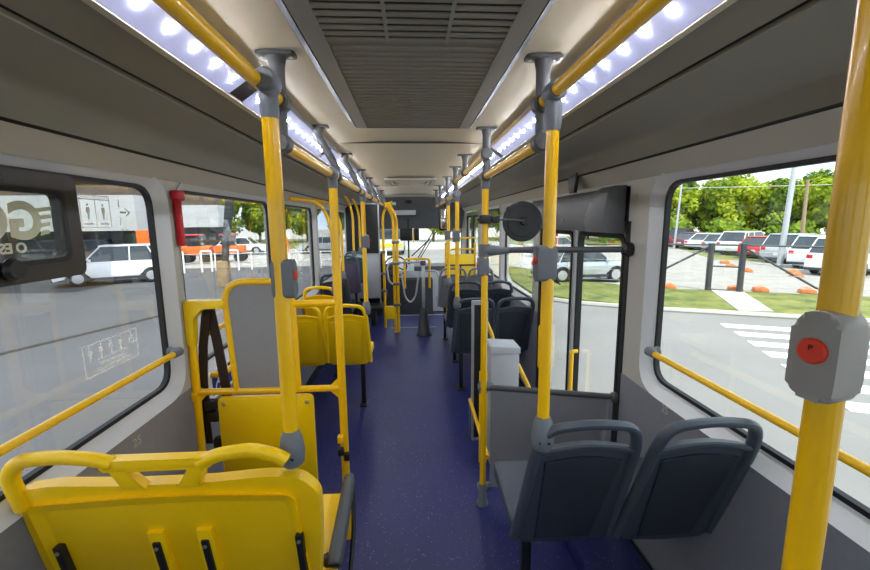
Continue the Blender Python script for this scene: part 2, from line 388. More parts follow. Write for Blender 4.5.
# ================================================================== CEILING FITTINGS
# air vent unit
v = thing('ceiling_vent_unit', 'large dark grey slatted ventilation unit on the cream ceiling between the yellow handrails', 'ceiling vent', (.02, 1.2, ZC - .035))
def ringbox(bm, x0, x1, y0, y1, z0, z1, t):
    box(bm, x0, x0 + t, y0, y1, z0, z1, .004); box(bm, x1 - t, x1, y0, y1, z0, z1, .004)
    box(bm, x0 + t, x1 - t, y0, y0 + t, z0, z1, .004); box(bm, x0 + t, x1 - t, y1 - t, y1, z0, z1, .004)
bm = BM(); ringplate(bm, [(-.325, -.85), (.325, -.85), (.325, .985), (-.325, .985)], [(-.285, -.81), (.285, -.81), (.285, .945), (-.285, .945)], 'z', .045, .052, .006); obj('outer_frame', bm, 'metald', v)
bm = BM(); ringplate(bm, [(-.278, -.80), (.278, -.80), (.278, .935), (-.278, .935)], [(-.225, -.745), (.225, -.745), (.225, .915), (-.225, .915)], 'z', .0, .018, -.004); obj('inner_frame', bm, 'duct', v)
bm = BM(); box(bm, -.285, .285, -.80, .94, .03, .04); obj('backing', bm, 'dark', v)
for k in range(20):
    y = -.079 - .0325 * k
    bm = BM(); prism(bm, [(y, .000), (y + .003, -.003), (y + .018, -.003), (y + .022, .001), (y + .018, .005), (y + .004, .005)], 'x', -.226, .226); obj('slat', bm, 'vent', v, smooth=False)
for x in (-.072, .080):
    bm = BM(); box(bm, x - .004, x + .004, -.74, -.055, -.006, .004); obj('divider_bar', bm, 'vent', v)
bm = BM(); box(bm, -.228, .228, -.058, .918, .001, .02)
N = 27
for k in range(N):
    y = -.03 + k * .0345
    prism(bm, [(y, .003), (y + .004, -.003), (y + .024, -.003), (y + .029, .003)], 'x', -.222, .222)
obj('ribbed_panel', bm, 'ventd', v)
# roof hatch far ahead
h = thing('roof_hatch', 'cream roof hatch with small red label set in the ceiling towards the front', 'roof hatch', (0, 5.2, ZC - .012))
bm = BM(); ringplate(bm, rrect(-.30, .30, -.42, .42, .05), rrect(-.25, .25, -.37, .37, .04), 'z', -.012, .012); obj('hatch_frame', bm, 'creamw', h)
bm = BM(); box(bm, -.245, .245, -.365, .365, -.004, .01, .003); obj('hatch_lid', bm, 'cream', h)
bm = BM(); box(bm, -.03, .06, -.405, -.385, -.014, -.008, .001); obj('red_label', bm, 'red', h)
for x in (-.2, .2):
    bm = BM(); tube(bm, [(x, -.15, -.006), (x * .85, .05, -.02), (x * .8, .2, -.006)], .008); obj('hatch_handle', bm, 'black', h)
# LED light strips
def strip_thing(s, y0, y1, label, n0=None):
    t = thing('led_light_strip', label, 'light strip', (s * (.547 if s < 0 else .572), y0, 2.168), 0, 'LED light strips along the ' + ('left' if s < 0 else 'right') + ' ceiling edge')
    L = y1 - y0
    bm = BM(); prism(bm, [(-s * .052, .030), (s * .034, -.028), (s * .038, -.020), (-s * .048, .040)], 'y', 0, L); obj('diffuser', bm, 'diff', t, smooth=False)
    bm = BM(); prism(bm, [(-s * .064, .035), (-s * .052, .024), (-s * .046, .036), (-s * .058, .044)], 'y', 0, L); obj('edge_rail', bm, 'alu', t, smooth=False)
    n = int(L / .104); led = None
    for k in range(n):
        y = .06 + k * (L - .12) / max(1, n - 1)
        if led is None:
            bm = BM(); lathe(bm, [(.0085, 0), (.0085, .002), (.005, .004)], (0, 0, 0), 'z', 12); bmesh.ops.rotate(bm, verts=bm.verts[:], cent=(0, 0, 0), matrix=Vector((-s * .56, 0, -.83)).to_track_quat('Z', 'Y').to_matrix()); led = obj('led', bm, 'led', t, loc=(-s * .0085, y, .0))
        else:
            c = led.copy(); C.objects.link(c); c.location = (-s * .0085, y, .0)
    return t
SL = [(-.9, .28), (.32, 1.44), (1.55, 2.72), (2.80, 3.98), (4.06, 5.24), (5.32, 6.50), (6.58, 7.76)]
SR = [(-.9, .10), (.14, 1.40), (1.405, 2.72), (2.80, 3.98), (4.06, 5.24), (5.32, 6.50), (6.58, 7.76)]
ORD = ['behind the camera', 'nearest', 'second', 'third', 'fourth', 'fifth', 'last and farthest']
for s, lst, nm in ((-1, SL, 'left'), (1, SR, 'right')):
    for k, (a, b) in enumerate(lst):
        if k == 0: continue
        strip_thing(s, a, b, '%s white LED strip from the camera on the %s ceiling edge' % (ORD[k], nm))
for s in (-1, 1):
    ox = 0 if s < 0 else .025
    for k, y in enumerate((1.495,) if s < 0 else (2.76,)):
        bm = BM(); prism(bm, [(s * .497 + ox, 2.200), (s * .579 + ox, 2.144), (s * .585 + ox, 2.163), (s * .502 + ox, 2.213)], 'y', y - (.05 if s < 0 else .038), y + (.05 if s < 0 else .038)); struct('trim_strip_gap_%s_%d' % ('left' if s < 0 else 'right', k), bm, 'black')

# ================================================================== HANDRAILS, BRACKETS, POLES
RX = {-1: -.385, 1: .41}
ZU, ZL = 2.085, 1.968
def rail(x, y0, y1, z, label, grp=None, r=.0185):
    t = thing('ceiling_handrail', label, 'handrail', (x, y0, z), 0, grp)
    bm = BM(); L = y1 - y0
    tube(bm, [(0, 0, 0), (0, .004, 0), (0, L - .004, 0), (0, L, 0)], [r * .8, r, r, r * .8], 20); obj('rail_tube', bm, 'ytube', t)
    return t
rail(RX[-1], -.9, 1.345, ZU, 'nearest yellow handrail under the left side of the ceiling, running overhead past the camera')
rail(RX[-1], 1.325, 6.75, ZL - .005, 'long lower yellow handrail under the left side of the ceiling, starting behind the first bracket')
rail(RX[1], -.9, 1.345, ZU, 'nearest yellow handrail under the right side of the ceiling, running overhead past the camera')
rail(RX[1], 1.325, 2.275, ZL, 'short lower yellow handrail between the first two right-hand ceiling brackets')
rail(RX[1], 2.255, 3.93, ZU, 'upper yellow handrail beyond the second right-hand ceiling bracket')
rail(RX[1], 3.70, 6.75, ZL, 'farthest yellow handrail under the right side of the ceiling, near the windscreen')
def bracket(x, y, label, px=0.0, zend=ZL, near=False, grp=None):
    """plate on the ceiling, stem curving to the rail, ring clamp round it"""
    t = thing('handrail_bracket', label, 'ceiling bracket', (x, y, ZC - .002), 0, grp)
    bm = BM(); prism(bm, rrect(-.056 + px, .056 + px, -.026, .026, .012), 'z', -.010, .0, .002); obj('mounting_plate', bm, 'clampd', t)
    zb = zend - ZC
    bm = BM()
    if px: pts = fillet([(px, 0, -.006), (px, 0, -.05), (0, 0, zb + .055), (0, 0, zb)], .05)
    else: pts = [(0, 0, -.006), (0, 0, -.04), (0, 0, zb + .03), (0, 0, zb)]
    n = len(pts); tube(bm, pts, [.030 - .010 * min(1, 3 * i / n) for i in range(n)], 16, ry=.022)
    obj('stem', bm, 'clampd', t)
    bm = BM(); lathe(bm, [(.024, -.026), (.030, -.020), (.030, .020), (.024, .026)], (0, 0, zb + .003), 'y', 20); obj('rail_clamp', bm, 'clampd', t)
    if near:
        bm = BM(); lathe(bm, [(.026, -.024), (.032, -.018), (.032, .018), (.026, .024)], (0, 0, ZU - ZC), 'y', 20); obj('rail_clamp', bm, 'clampd', t)
    for sx in (-.042, .042):
        bm = BM(); lathe(bm, [(.006, -.013), (.006, -.009)], (sx + px, 0, 0), 'z', 10); obj('screw', bm, 'screw', t)
    return t
bracket(RX[-1], 1.315, 'nearest grey bracket on the left side of the ceiling, two yellow rails meeting at it', near=True, zend=ZL - .005)
bracket(RX[1], 1.315, 'nearest grey bracket on the right side of the ceiling, two yellow rails meeting at it', near=True)
NUM = ['second', 'third', 'fourth', 'fifth', 'sixth', 'seventh']
for k, y in enumerate((2.24, 3.10, 4.02, 4.75, 5.75, 6.6)):
    bracket(RX[-1], y, '%s grey ceiling bracket from the camera on the left handrail, its stem curved' % NUM[k], px=-.085, zend=ZL - .005, grp='left ceiling brackets')
for k, y in enumerate((2.265, 3.15, 3.82, 4.67, 5.75, 6.6)):
    bracket(RX[1], y, '%s grey ceiling bracket from the camera on the right handrail' % NUM[k], zend=(ZU if k == 1 else ZL), near=(k in (0, 2)), grp='right ceiling brackets')
def button_box(t, z, a, h=.108):
    """grey stop-button housing on the pole, facing direction a"""
    b = BM(); m = Matrix.Rotation(a, 4, 'Z')
    pts = rpoly([(-.019, -h / 2), (.019, -h / 2), (.019, h / 2), (-.019, h / 2)], .014)
    prism(b, pts, 'y', -.040, .020, .005)
    for v in b.verts: v.co = (m @ v.co) + Vector((0, 0, z))
    o = obj('stop_button_box', b, 'clamp', t)
    b = BM(); lathe(b, [(.0135, -.039), (.0135, -.043), (.011, -.045)], (0, 0, 0), 'y', 24)
    for v in b.verts: v.co = (m @ v.co) + Vector((0, 0, z + .01))
    obj('stop_button', b, 'redbtn', o); return o
def pole(x, y, z0, z1, label, r=.0185, socket=False, clamp=None, foot=False, button=None, name='grab_pole', m='ytube', grp=None):
    t = thing(name, label, 'pole', (x, y, z0), 0, grp)
    bm = BM(); tube(bm, [(0, 0, 0), (0, 0, z1 - z0)], r, 20); obj('pole_tube', bm, m, t)
    if socket:
        bm = BM(); lathe(bm, [(.026, -.055), (.034, -.045), (.037, -.01), (.030, .035), (.0225, .055)], (0, 0, 0), 'z', 20); sk = obj('seat_socket', bm, 'clamp', t)
        for a in (-2.1, -1.3):
            bm = BM(); lathe(bm, [(.005, -.002), (.005, .003)], (.033 * math.cos(a), .035 * math.sin(a), -.02), 'y', 8); obj('screw', bm, 'black', sk)
    if foot:
        bm = BM(); lathe(bm, [(.036, 0), (.036, .012), (.026, .03), (.026, .13), (.021, .14)], (0, 0, 0), 'z', 20); obj('foot_socket', bm, 'clamp', t)
    if clamp is not None:
        zc = clamp - z0
        bm = BM(); tube(bm, [(0, 0, z1 - z0 - .05), (0, 0, z1 - z0 - .03), (0, 0, zc - .03), (0, 0, zc)], [.021, .024, .024, .020], 16)
        lathe(bm, [(.024, -.034), (.029, -.026), (.029, .026), (.024, .034)], (0, 0, zc), 'y', 20); obj('rail_clamp', bm, 'clamp', t)
    if button: button_box(t, button[0] - z0, button[1])
    return t
pole(RX[-1] + .024, 1.145, 1.075, 2.04, 'thick yellow pole rising from the corner of the nearest yellow bench', r=.0215, socket=True, clamp=ZU, button=(1.575, 1.5))
pole(RX[1] + .0, 1.21, 1.055, 2.03, 'yellow pole rising from the aisle-side dark grey seat in the right foreground', socket=True, clamp=ZU, button=(1.60, -1.5))
pole(.476, .425, .9, 2.19, 'blurred yellow pole closest to the camera, with a red stop button on grey housing', r=.0178, socket=True)
pole(RX[1], 2.285, 0, 1.95, 'floor-standing yellow aisle pole at the corner of the grey partition on the right', foot=True, clamp=ZL, button=(1.475, -1.5))
pole(RX[-1] + .01, 2.07, 0, 1.94, 'yellow aisle pole forming the right end of the yellow wheelchair-bay barrier', r=.021, clamp=ZL - .005)
pole(RX[-1], 3.40, 1.02, 1.94, 'thin yellow pole rising from the pair of yellow seats beyond the barrier', socket=True, clamp=ZL - .005, button=(1.57, 1.5))
pole(RX[1], 3.68, .995, 1.95, 'yellow pole rising from the aisle seat behind the grey box on the right', socket=True, clamp=ZU if False else ZL, button=(1.60, -1.5))
pole(RX[1], 4.55, 1.05, 1.95, 'yellow pole on the second row of dark seats ahead on the right', socket=True, clamp=ZL, button=(1.58, -1.5))
pole(.60, 5.40, 0, 2.12, 'slim yellow pole by the farther right-hand seats, seen between two nearer poles', foot=True, button=(1.58, -1.5))

# stop button of the closest pole
cp = [o for o in bpy.data.objects if o.get('label', '').startswith('blurred')][0]
b = BM(); rot = Matrix.Rotation(-1.32, 4, 'Z')
prism(b, rpoly([(-.024, -.050), (.021, -.053), (.023, -.03), (.023, .046), (.0, .053), (-.024, .042)], .013), 'y', -.032, .018, .008)
for q in b.verts: q.co = (rot @ q.co) + Vector((.0, 0, .674))
bb = obj('stop_button_box', b, 'boxlt', cp)
b = BM(); lathe(b, [(.0145, -.031), (.0145, -.035), (.0125, -.037)], (0, 0, 0), 'y', 28)
for q in b.verts: q.co = (rot @ q.co) + Vector((.0, 0, .680))
obj('stop_button', b, 'redbtn', bb)
text('button_letter', 'P', 'black', .009, Matrix.Translation((.0, 0, .684)) @ rot @ basis_mtx((0, -.0372, 0), (1, 0, 0), (0, 0, 1)), bb)

# window rails
def flange(x, y, z, s, t):
    bm = BM(); lathe(bm, [(.0, 0), (.024, 0), (.024, .006), (.018, .016), (.018, .03), (.012, .032)], (0, 0, 0), 'x', 18)
    for q in bm.verts: q.co = Vector((x - s * 0 + (q.co.x * -s), y + q.co.y, z + q.co.z))
    return obj('end_fitting', bm, 'clamp', t)
def winrail(s, y0, y1, z, label, r=.0135):
    t = thing('window_guard_rail', label, 'guard rail', (s * 1.085, y0, z), 0)
    bm = BM(); L = y1 - y0
    pts = fillet([(s * .03, L, 0), (0, L, 0), (0, L - .05, 0), (0, .02, 0)], .03); tube(bm, pts, r, 16); obj('rail_tube', bm, 'ytube', t)
    flange(s * .042, L, 0, s, t)
    bm = BM(); tube(bm, [(0, L - .045, 0), (0, L - .04, 0), (0, L + .008, 0), (0, L + .016, 0)], [.015, .019, .021, .014], 16); tube(bm, [(0, L, 0), (s * .04, L, 0)], .019, 16); obj('end_sleeve', bm, 'clamp', t); return t
winrail(-1, -.6, 1.90, 1.142, 'yellow guard rail across the nearest left-hand window')
winrail(1, -.6, 1.765, 1.127, 'yellow guard rail across the nearest right-hand window')
winrail(-1, 2.16, 3.40, 1.15, 'yellow guard rail across the second left-hand window, seen through the barrier')
t = thing('bay_wall_rail', 'low curved yellow rail on the left wall under the second window, inside the wheelchair bay', 'guard rail', (-1.06, 2.24, .90))
bm = BM(); tube(bm, fillet([(-.06, 0, 0), (0, 0, 0), (0, .9, 0), (-.06, .9, 0)], .08), .017, 16); obj('rail_tube', bm, 'ytube', t)
# curved poles of the single seats on the left
for k, (y, z0) in enumerate(((4.12, 1.07), (5.0, 1.1), (6.0, 1.28), (6.75, 1.28))):
    t = thing('curved_grab_pole', ['nearest', 'second', 'third', 'farthest'][k] + ' of the yellow poles curving from the left wall down to single seats', 'pole', (-.775 if k == 0 else -.83, y, z0), 0, 'curved yellow poles on the left')
    bm = BM(); tube(bm, fillet([(0, 0, 0), (0, 0, .60), (-.10, -.0, .86), (-.285 - (.05 if k == 0 else 0), -.2, .88)], [0, .3, .2, 0], 8), .017, 14); obj('pole_tube', bm, 'ytube', t)
    bm = BM(); lathe(bm, [(.026, -.05), (.034, -.02), (.026, .03), (.02, .05)], (0, 0, 0)); obj('seat_socket', bm, 'clamp', t)

# ================================================================== SEATS
def recline(bm, k=.34, ztop=1.10, z1=.55):
    for v in bm.verts: v.co.y += (ztop - v.co.z) * k
def seat(label, loc, W=.355, m='seatg', mp='seatp', leg=1, group=None, wallside=0, H=0):
    t = thing('bus_seat', label, 'seat', loc, 0, group); h = W / 2
    # back panel with recessed centre
    bm = BM()
    top = [(-h + .01 + (W - .02) * i / 8, .985 + .028 * math.sin(PI * i / 8)) for i in range(9)]
    outline = [(h - .04, .525), (0, .518), (-h + .02, .525), (-h - .018, .57), (-h + .006, .95)] + top + [(h - .006, .95), (h + .004, .57)]
    prism(bm, outline[::-1], 'y', 0, .03, .005); recline(bm); obj('backrest', bm, m, t)
    bm = BM()
    topi = [(-h + .045 + (W - .09) * i / 6, .945 + .022 * math.sin(PI * i / 6)) for i in range(7)]
    prism(bm, ([(h - .085, .55), (-h + .06, .55)] + topi)[::-1], 'y', -.008, .002, .006)
    # slim dish: pull the centre of the panel forward
    recline(bm); obj('back_panel', bm, mp, t)
    # side frame and handle loop
    bm = BM()
    pts = fillet([(-h - .014, .015, .545), (-h - .006, .01, .66), (-h + .010, 0, 1.0), (-h + .035, 0, 1.085), (0, 0, 1.105), (h - .035, 0, 1.085), (h - .010, 0, 1.0), (h - .002, .01, .66), (h + .0, .015, .545)], [0, .1, .08, .06, .2, .06, .08, .1, 0], 5)
    tube(bm, pts, .017, 12, ry=.023); recline(bm); obj('handle_frame', bm, m, t)
    bm = BM()
    tube(bm, [(-h + .02 + (W - .04) * i / 8, -.004, .985 + .026 * math.sin(PI * i / 8)) for i in range(9)], .012, 10); recline(bm); obj('top_bar', bm, m, t)
    # cushion
    bm = BM(); box(bm, -h - .018, h - .004, .23, .59, .545, .60, .022, seg=3)
    for v in bm.verts:
        if v.co.z > .58: v.co.z += .02 * (v.co.y - .3) / .2 - .015 * (1 - (v.co.x / h) ** 2)
    obj('cushion', bm, m, t)
    bm = BM(); box(bm, -h + .04, h - .04, .36, .57, .50, .56, .01); obj('seat_frame', bm, 'black', t)
    if leg:
        lx = -h + .10 if leg < 0 else h - .10
        bm = BM(); box(bm, lx - .02, lx + .02, .40, .44, .008, .51, .006); box(bm, lx - .035, lx + .035, .34, .50, 0, .014, .003); obj('leg', bm, 'black', t)
    if wallside:
        bm = BM(); box(bm, min(wallside * (h - .05), wallside * (h + .03)), max(wallside * (h - .05), wallside * (h + .03)), .38, .55, .48, .54, .006); obj('wall_bracket', bm, 'black', t)
    if H:
        for c in t.children:
            for q in c.data.vertices:
                if q.co.z > .2: q.co.z += H
    return t
seat('dark grey seat by the aisle in the right foreground, a yellow pole on its corner', (.562, 1.185, 0), H=-.012, leg=-1)
seat('dark grey seat against the right wall in the foreground, below the yellow window rail', (.950, 1.165, 0), H=-.008, leg=0, wallside=1)
seat('dark grey aisle seat directly behind the grey metal box, right side', (.578, 3.66, 0), H=-.075, leg=-1, W=.37, group='dark seats ahead on the right')
seat('dark grey window seat behind the grey metal box, beside the door', (.955, 3.66, 0), H=-.075, leg=0, W=.36, wallside=1, group='dark seats ahead on the right')
seat('dark grey aisle seat in the second row beyond the door, right side', (.60, 4.52, 0), H=-.045, leg=-1, W=.37, group='dark seats ahead on the right')
seat('dark grey window seat in the second row beyond the door, right side', (.97, 4.52, 0), H=-.045, leg=0, W=.34, wallside=1, group='dark seats ahead on the right')
seat('light grey aisle seat farther ahead on the right, near the turnstile', (.56, 5.5, 0), m='seatl', mp='seatl', leg=-1, W=.37, group='light seats near the front')
seat('light grey window seat farther ahead on the right, near the turnstile', (.94, 5.5, 0), m='seatl', mp='seatl', leg=0, W=.35, wallside=1, group='light seats near the front')
seat('yellow aisle seat beyond the barrier, a thin yellow pole on its corner', (-.56, 3.36, 0), H=-.05, m='yplast', mp='yplast', leg=1, W=.36)
seat('yellow window seat beyond the barrier, beside the left wall', (-.935, 3.36, 0), H=-.05, m='yplast', mp='yplast', leg=0, W=.36, wallside=-1)
seat('single yellow seat one row ahead of the yellow pair, left side', (-.94, 4.16, 0), H=-.02, m='yplast', mp='yplast', leg=1, W=.34)
seat('single dark grey seat ahead of the yellow seats, left side', (-.95, 5.0, 0), leg=1, W=.34)
seat('mauve-grey single seat on the left towards the driver partition', (-.94, 5.95, .15), m='seatpurple', mp='seatpurple', leg=1, W=.34)
seat('teal-grey single seat on the left, last before the driver partition', (-.92, 6.7, .15), m='seatteal', mp='seatteal', leg=1, W=.34)
bm = BM(); box(bm, -1.12, -.70, 5.85, 7.4, 0, .15, .01); struct('floor_plinth_left', bm, 'floor')
# front-left wide yellow bench
B = thing('priority_bench', 'wide yellow two-handled bench seat in the left foreground, seen from behind', 'bench seat', (-.715, 1.09, 0))
h = .41
bm = BM()
outl = [(h - .02, .48), (-h + .02, .48), (-h - .01, .80), (-h - .005, .99), (-.30, 1.005), (-.12, .995), (.12, .995), (.28, 1.008), (h - .03, 1.0), (h + .02, .94), (h + .012, .78)]
prism(bm, rpoly(outl, .03)[::-1], 'y', 0, .045, .012); recline(bm, .2); obj('backrest', bm, 'yplast', B)
bm = BM(); outer = rpoly([(h - .03, .52), (-h + .04, .52), (-h + .03, .945), (-.1, .96), (.1, .96), (h - .05, .945)], .03); 
inner = rpoly([(h - .065, .55), (-h + .075, .55), (-h + .07, .905), (-.1, .915), (.1, .915), (h - .085, .905)], .03)
ringplate(bm, outer, inner, 'y', -.012, .003, .004); recline(bm, .2); obj('raised_rim', bm, 'yplast', B)
# handles left and right, with the central keystone
for s in (-1, 1):
    bm = BM()
    a = [(s * (h - .012), 0, .93), (s * (h - .01), 0, 1.045), (s * (h - .05), 0, 1.095), (s * .26, 0, 1.105), (s * .165, 0, 1.092), (s * .115, .0, 1.075)]
    if s > 0: a = [(h - .06, 0, 1.062), (h - .075, 0, 1.075), (s * (h - .10), 0, 1.088), (s * .26, 0, 1.105), (s * .165, 0, 1.092), (s * .115, .0, 1.065)]
    tube(bm, fillet(a, [0, .05, .06, .08, .08, 0], 5), .021, 14, ry=.021); recline(bm, .2); obj('handle', bm, 'yplast', B)
bm = BM(); prism(bm, rpoly([(-.150, 1.055), (.150, 1.055), (.142, 1.092), (-.142, 1.092)], .012)[::1], 'y', -.016, .02, .006)
for s in (-1, 1):
    p = [(s * .135, 1.075), (s * .088, 1.062), (s * .042, .992), (s * .105, .992)]
    prism(bm, p, 'y', -.014, .018, .004)
recline(bm, .2); obj('handle_bridge', bm, 'yplast', B)
for x in (-.335, -.055, .085, .36):
    if abs(x) < .1:
        bm = BM(); prism(bm, [(x - .034, .52), (x + .034, .52), (x + .022, .83), (x - .022, .83)], 'y', -.016, .006, .005); recline(bm, .2); obj('stiffening_rib', bm, 'yplast', B)
    bm = BM(); box(bm, x - .011, x + .011, -.024, 0, .50, .795, .004); recline(bm, .2); st = obj('bracket_strip', bm, 'black', B)
    bm = BM(); lathe(bm, [(.006, 0), (.006, -.005)], (x, -.022 + (1.1 - .775) * .2, .775), 'y', 12); obj('bolt', bm, 'screw', st)
bm = BM(); box(bm, -h + .01, h + .02, .17, .62, .47, .53, .02, seg=3); obj('cushion', bm, 'yplast', B)
bm = BM(); box(bm, -h + .05, h - .02, .2, .56, .40, .47, .01); obj('seat_frame', bm, 'black', B)
for x in (-.3, .33):
    bm = BM(); box(bm, x - .025, x + .025, .30, .36, 0, .41, .006); obj('leg', bm, 'black', B)
bm = BM(); tube(bm, [(h + .022, .18, .56), (h + .022, .20, .57), (h + .02, .55, .625), (h + .02, .59, .615)], [.022, .028, .026, .016], 12, ry=.03); ar = obj('armrest', bm, 'clampd', B)
bm = BM(); lathe(bm, [(.018, -.03), (.024, -.02), (.024, .02), (.018, .03)], (h + .012, .20, .565), 'x', 16); obj('armrest_pivot', bm, 'black', ar)
bm = BM(); tube(bm, [(h + .035, .55, .61), (h + .045, .46, .46), (h + .045, .30, .35)], .009, 10); obj('armrest_strut', bm, 'black', ar)

# ================================================================== WHEELCHAIR BAY BARRIER
t = thing('wheelchair_bay_barrier', 'yellow tube barrier with rounded grey panel above a yellow panel, behind the left bench', 'barrier', (-.75, 2.07, 0))
bm = BM(); r = .0165
tube(bm, fillet([(-.375, 0, 0), (-.365, 0, .86), (-.357, 0, 1.333), (-.20, 0, 1.333)], [0, .2, .06, 0]), .020, 14)
obj('end_post', bm, 'ytube', t)
bm = BM(); prism(bm, rpoly([(-.375, 1.12), (-.345, 1.12), (-.335, 1.26), (-.29, 1.31), (-.18, 1.312), (-.18, 1.352), (-.375, 1.352)], .012), 'y', -.024, .024, .004); obj('corner_cover', bm, 'ypanel', t)
bm = BM(); tube(bm, [(-.365, 0, .872), (.375, 0, .872)], .0175, 14); obj('lower_crossbar', bm, 'ytube', t)
bm = BM(); tube(bm, [(.15, 0, 1.325), (.375, 0, 1.325)], .0175, 14); obj('upper_crossbar', bm, 'ytube', t)
bm = BM(); tube(bm, fillet([(-.160, 0, .872), (-.185, 0, 1.44), (.145, 0, 1.44), (.150, 0, .872)], [0, .11, .11, 0], 8), .0165, 14); obj('panel_frame', bm, 'ytube', t)
bm = BM(); prism(bm, rpoly([(-.162, .885), (.145, .885), (.140, 1.43), (-.178, 1.43)], [0, 0, .09, .09], 8), 'y', -.006, .006); obj('grey_panel', bm, 'panelg', t)
bm = BM(); prism(bm, rrect(-.255, .225, .15, .845, .025), 'y', -.018, .006, .004); lp = obj('yellow_panel', bm, 'ypanel', t)
for x, z in ((-.225, .81), (.195, .81), (-.09, .55), (-.21, .2), (.19, .2)):
    bm = BM(); lathe(bm, [(.011, -.018), (.011, -.022), (.006, -.024)], (x, 0, z), 'y', 12); obj('screw', bm, 'screw', lp)
for x0, x1, z0, z1 in ((.375, .30, .872, .80), (.375, .30, .872, .945), (-.365, -.30, .872, .80)):
    bm = BM(); prism(bm, [(x0, z0), (x1, z0), (x0, z1)], 'y', -.005, .005); obj('gusset', bm, 'ytube', t)
bm = BM(); box(bm, -.385, -.35, -.03, .03, .83, .88, .005); box(bm, -.372, -.355, -.045, .045, .865, .88, .004); obj('wall_clamp', bm, 'ytube', t)
for z, m, sx in ((.60, 'ytube', -.03), (.53, 'black', -.03), (.50, 'black', .03)):
    bm = BM(); box(bm, .375 + min(0, sx), .375 + max(0, sx) , -.045, -.01, z - .02, z + .02, .006); obj('pole_knob', bm, m, t)
# straps hanging in the bay
t = thing('wheelchair_restraint_strap', 'dark brown restraint straps with black buckles hanging inside the yellow barrier post', 'strap', (-1.04, 2.12, 0))
bm = BM()
def ribbon(bm, pts, w, d=.004):
    pts = [Vector(p) for p in pts]
    vs = [[bm.verts.new(p + Vector(o)) for o in ((-w, -d, 0), (w, -d, 0), (w, d, 0), (-w, d, 0))] for p in pts]
    for a, b in zip(vs, vs[1:]):
        for j in range(4): bm.faces.new((a[j], a[(j + 1) % 4], b[(j + 1) % 4], b[j]))
    bm.faces.new(vs[0][::-1]); bm.faces.new(vs[-1])
ribbon(bm, [(-.01, 0, 1.30), (-.045, .0, 1.1), (-.07, 0, .80), (-.075, .02, .55)], .022)
ribbon(bm, [(.0, .01, 1.30), (.025, .01, 1.1), (.05, .015, .80), (.04, .02, .35)], .024)
obj('webbing', bm, 'strap', t, smooth=False)
bm = BM(); lathe(bm, [(.02, -.03), (.03, -.02), (.03, .02), (.02, .03)], (-.005, 0, 1.305), 'x', 16); obj('reel', bm, 'black', t)
for x, z in ((-.03, .78), (-.02, .72), (.0, .57), (.04, .40), (.03, .36)):
    bm = BM(); box(bm, x - .03, x + .03, -.03, .02, z - .03, z + .03, .012); obj('buckle', bm, 'black', t)
# accessibility stickers on the wall below window two
def wheelchair(o_, x_, y_, s, parent, m='paint_w'):
    """little wheelchair symbol from strokes, in the plane (x_, y_) at o_"""
    X, Y = Vector(x_), Vector(y_); O = Vector(o_)
    P = lambda a, b: O + X * a * s + Y * b * s
    bm = BM()
    circ = [P(-.06 + .26 * math.cos(a), -.18 + .26 * math.sin(a)) for a in [math.radians(q) for q in range(100, 371, 20)]]
    tube(bm, circ, .035 * s, 6); tube(bm, [P(-.08, .30), P(-.05, -.02), P(.2, -.04), P(.32, -.36), P(.42, -.34)], .045 * s, 6)
    tube(bm, [P(-.07, .16), P(.14, .14)], .035 * s, 6)
    c = P(-.08, .42); bmesh.ops.create_icosphere(bm, subdivisions=1, radius=.075 * s, matrix=Matrix.Translation(c))
    return obj('wheelchair_symbol', bm, m, parent)
t = thing('accessibility_sticker', 'white sticker with two blue squares on the left wall inside the wheelchair bay', 'sticker', (-1.118, 2.40, .83))
bm = BM(); box(bm, -.0015, .0015, -.20, .22, -.075, .085); obj('backing', bm, 'paint_w', t)
for y in (-.09, .11):
    bm = BM(); box(bm, .0015, .0035, y - .07, y + .07, -.055, .065); q = obj('blue_square', bm, 'blue', t)
    wheelchair((.0045, y, .005), (0, 1, 0), (0, 0, 1), .11, q)

# ================================================================== RIGHT PARTITION AND DOOR AREA
t = thing('partition', 'grey panel partition between the foreground seats and the door, with grey top rail', 'partition', (.41, 2.30, 0))
sl_ = Matrix(((1, 0, 0, 0), (-.28, 1, 0, 0), (0, 0, 1, 0), (0, 0, 0, 1)))   # the panel runs slightly towards the camera at the wall
def sk(bm):
    for q in bm.verts: q.co = sl_ @ q.co
    return bm
bm = BM(); box(bm, .045, .69, -.008, .008, .12, .745); obj('panel', sk(bm), 'panelg', t)
bm = BM(); tube(bm, [(.02, 0, .755), (.69, 0, .755)], .017, 16); obj('top_rail', sk(bm), 'clampd', t)
bm = BM(); box(bm, .668, .69, -.012, .012, .12, .745); obj('edge_strip', sk(bm), 'alu', t)
bm = BM(); lathe(bm, [(.02, -.03), (.026, -.02), (.026, .05), (.020, .06)], (0, 0, .755), 'x', 16); lathe(bm, [(.026, -.035), (.026, .035)], (0, 0, .755), 'z', 16); obj('pole_clamp', bm, 'clamp', t)
bm = BM(); lathe(bm, [(.02, -.02), (.028, -.01), (.028, .01)], (.70, -.20, .755), 'x', 16); obj('wall_fitting', bm, 'clampd', t)
bm = BM(); lathe(bm, [(.02, -.03), (.026, -.02), (.026, .04), (.018, .05)], (0, 0, .11), 'x', 16); obj('foot_clamp', bm, 'clamp', t)
t = thing('cross_rail', 'dark grey horizontal rail from the aisle pole to the wall, above the partition', 'rail', (.41, 2.295, 1.565))
bm = BM(); tube(bm, [(.02, 0, 0), (.70, -.235, .012)], .0165, 16); obj('rail_tube', bm, 'clampd', t)
bm = BM(); lathe(bm, [(.032, -.035), (.034, -.02), (.034, .02), (.032, .035)], (0, 0, 0), 'z', 18); tube(bm, [(.0, 0, 0), (.06, -.02, 0), (.13, -.043, 0)], [.036, .028, .018], 14); obj('pole_clamp', bm, 'clamp', t)
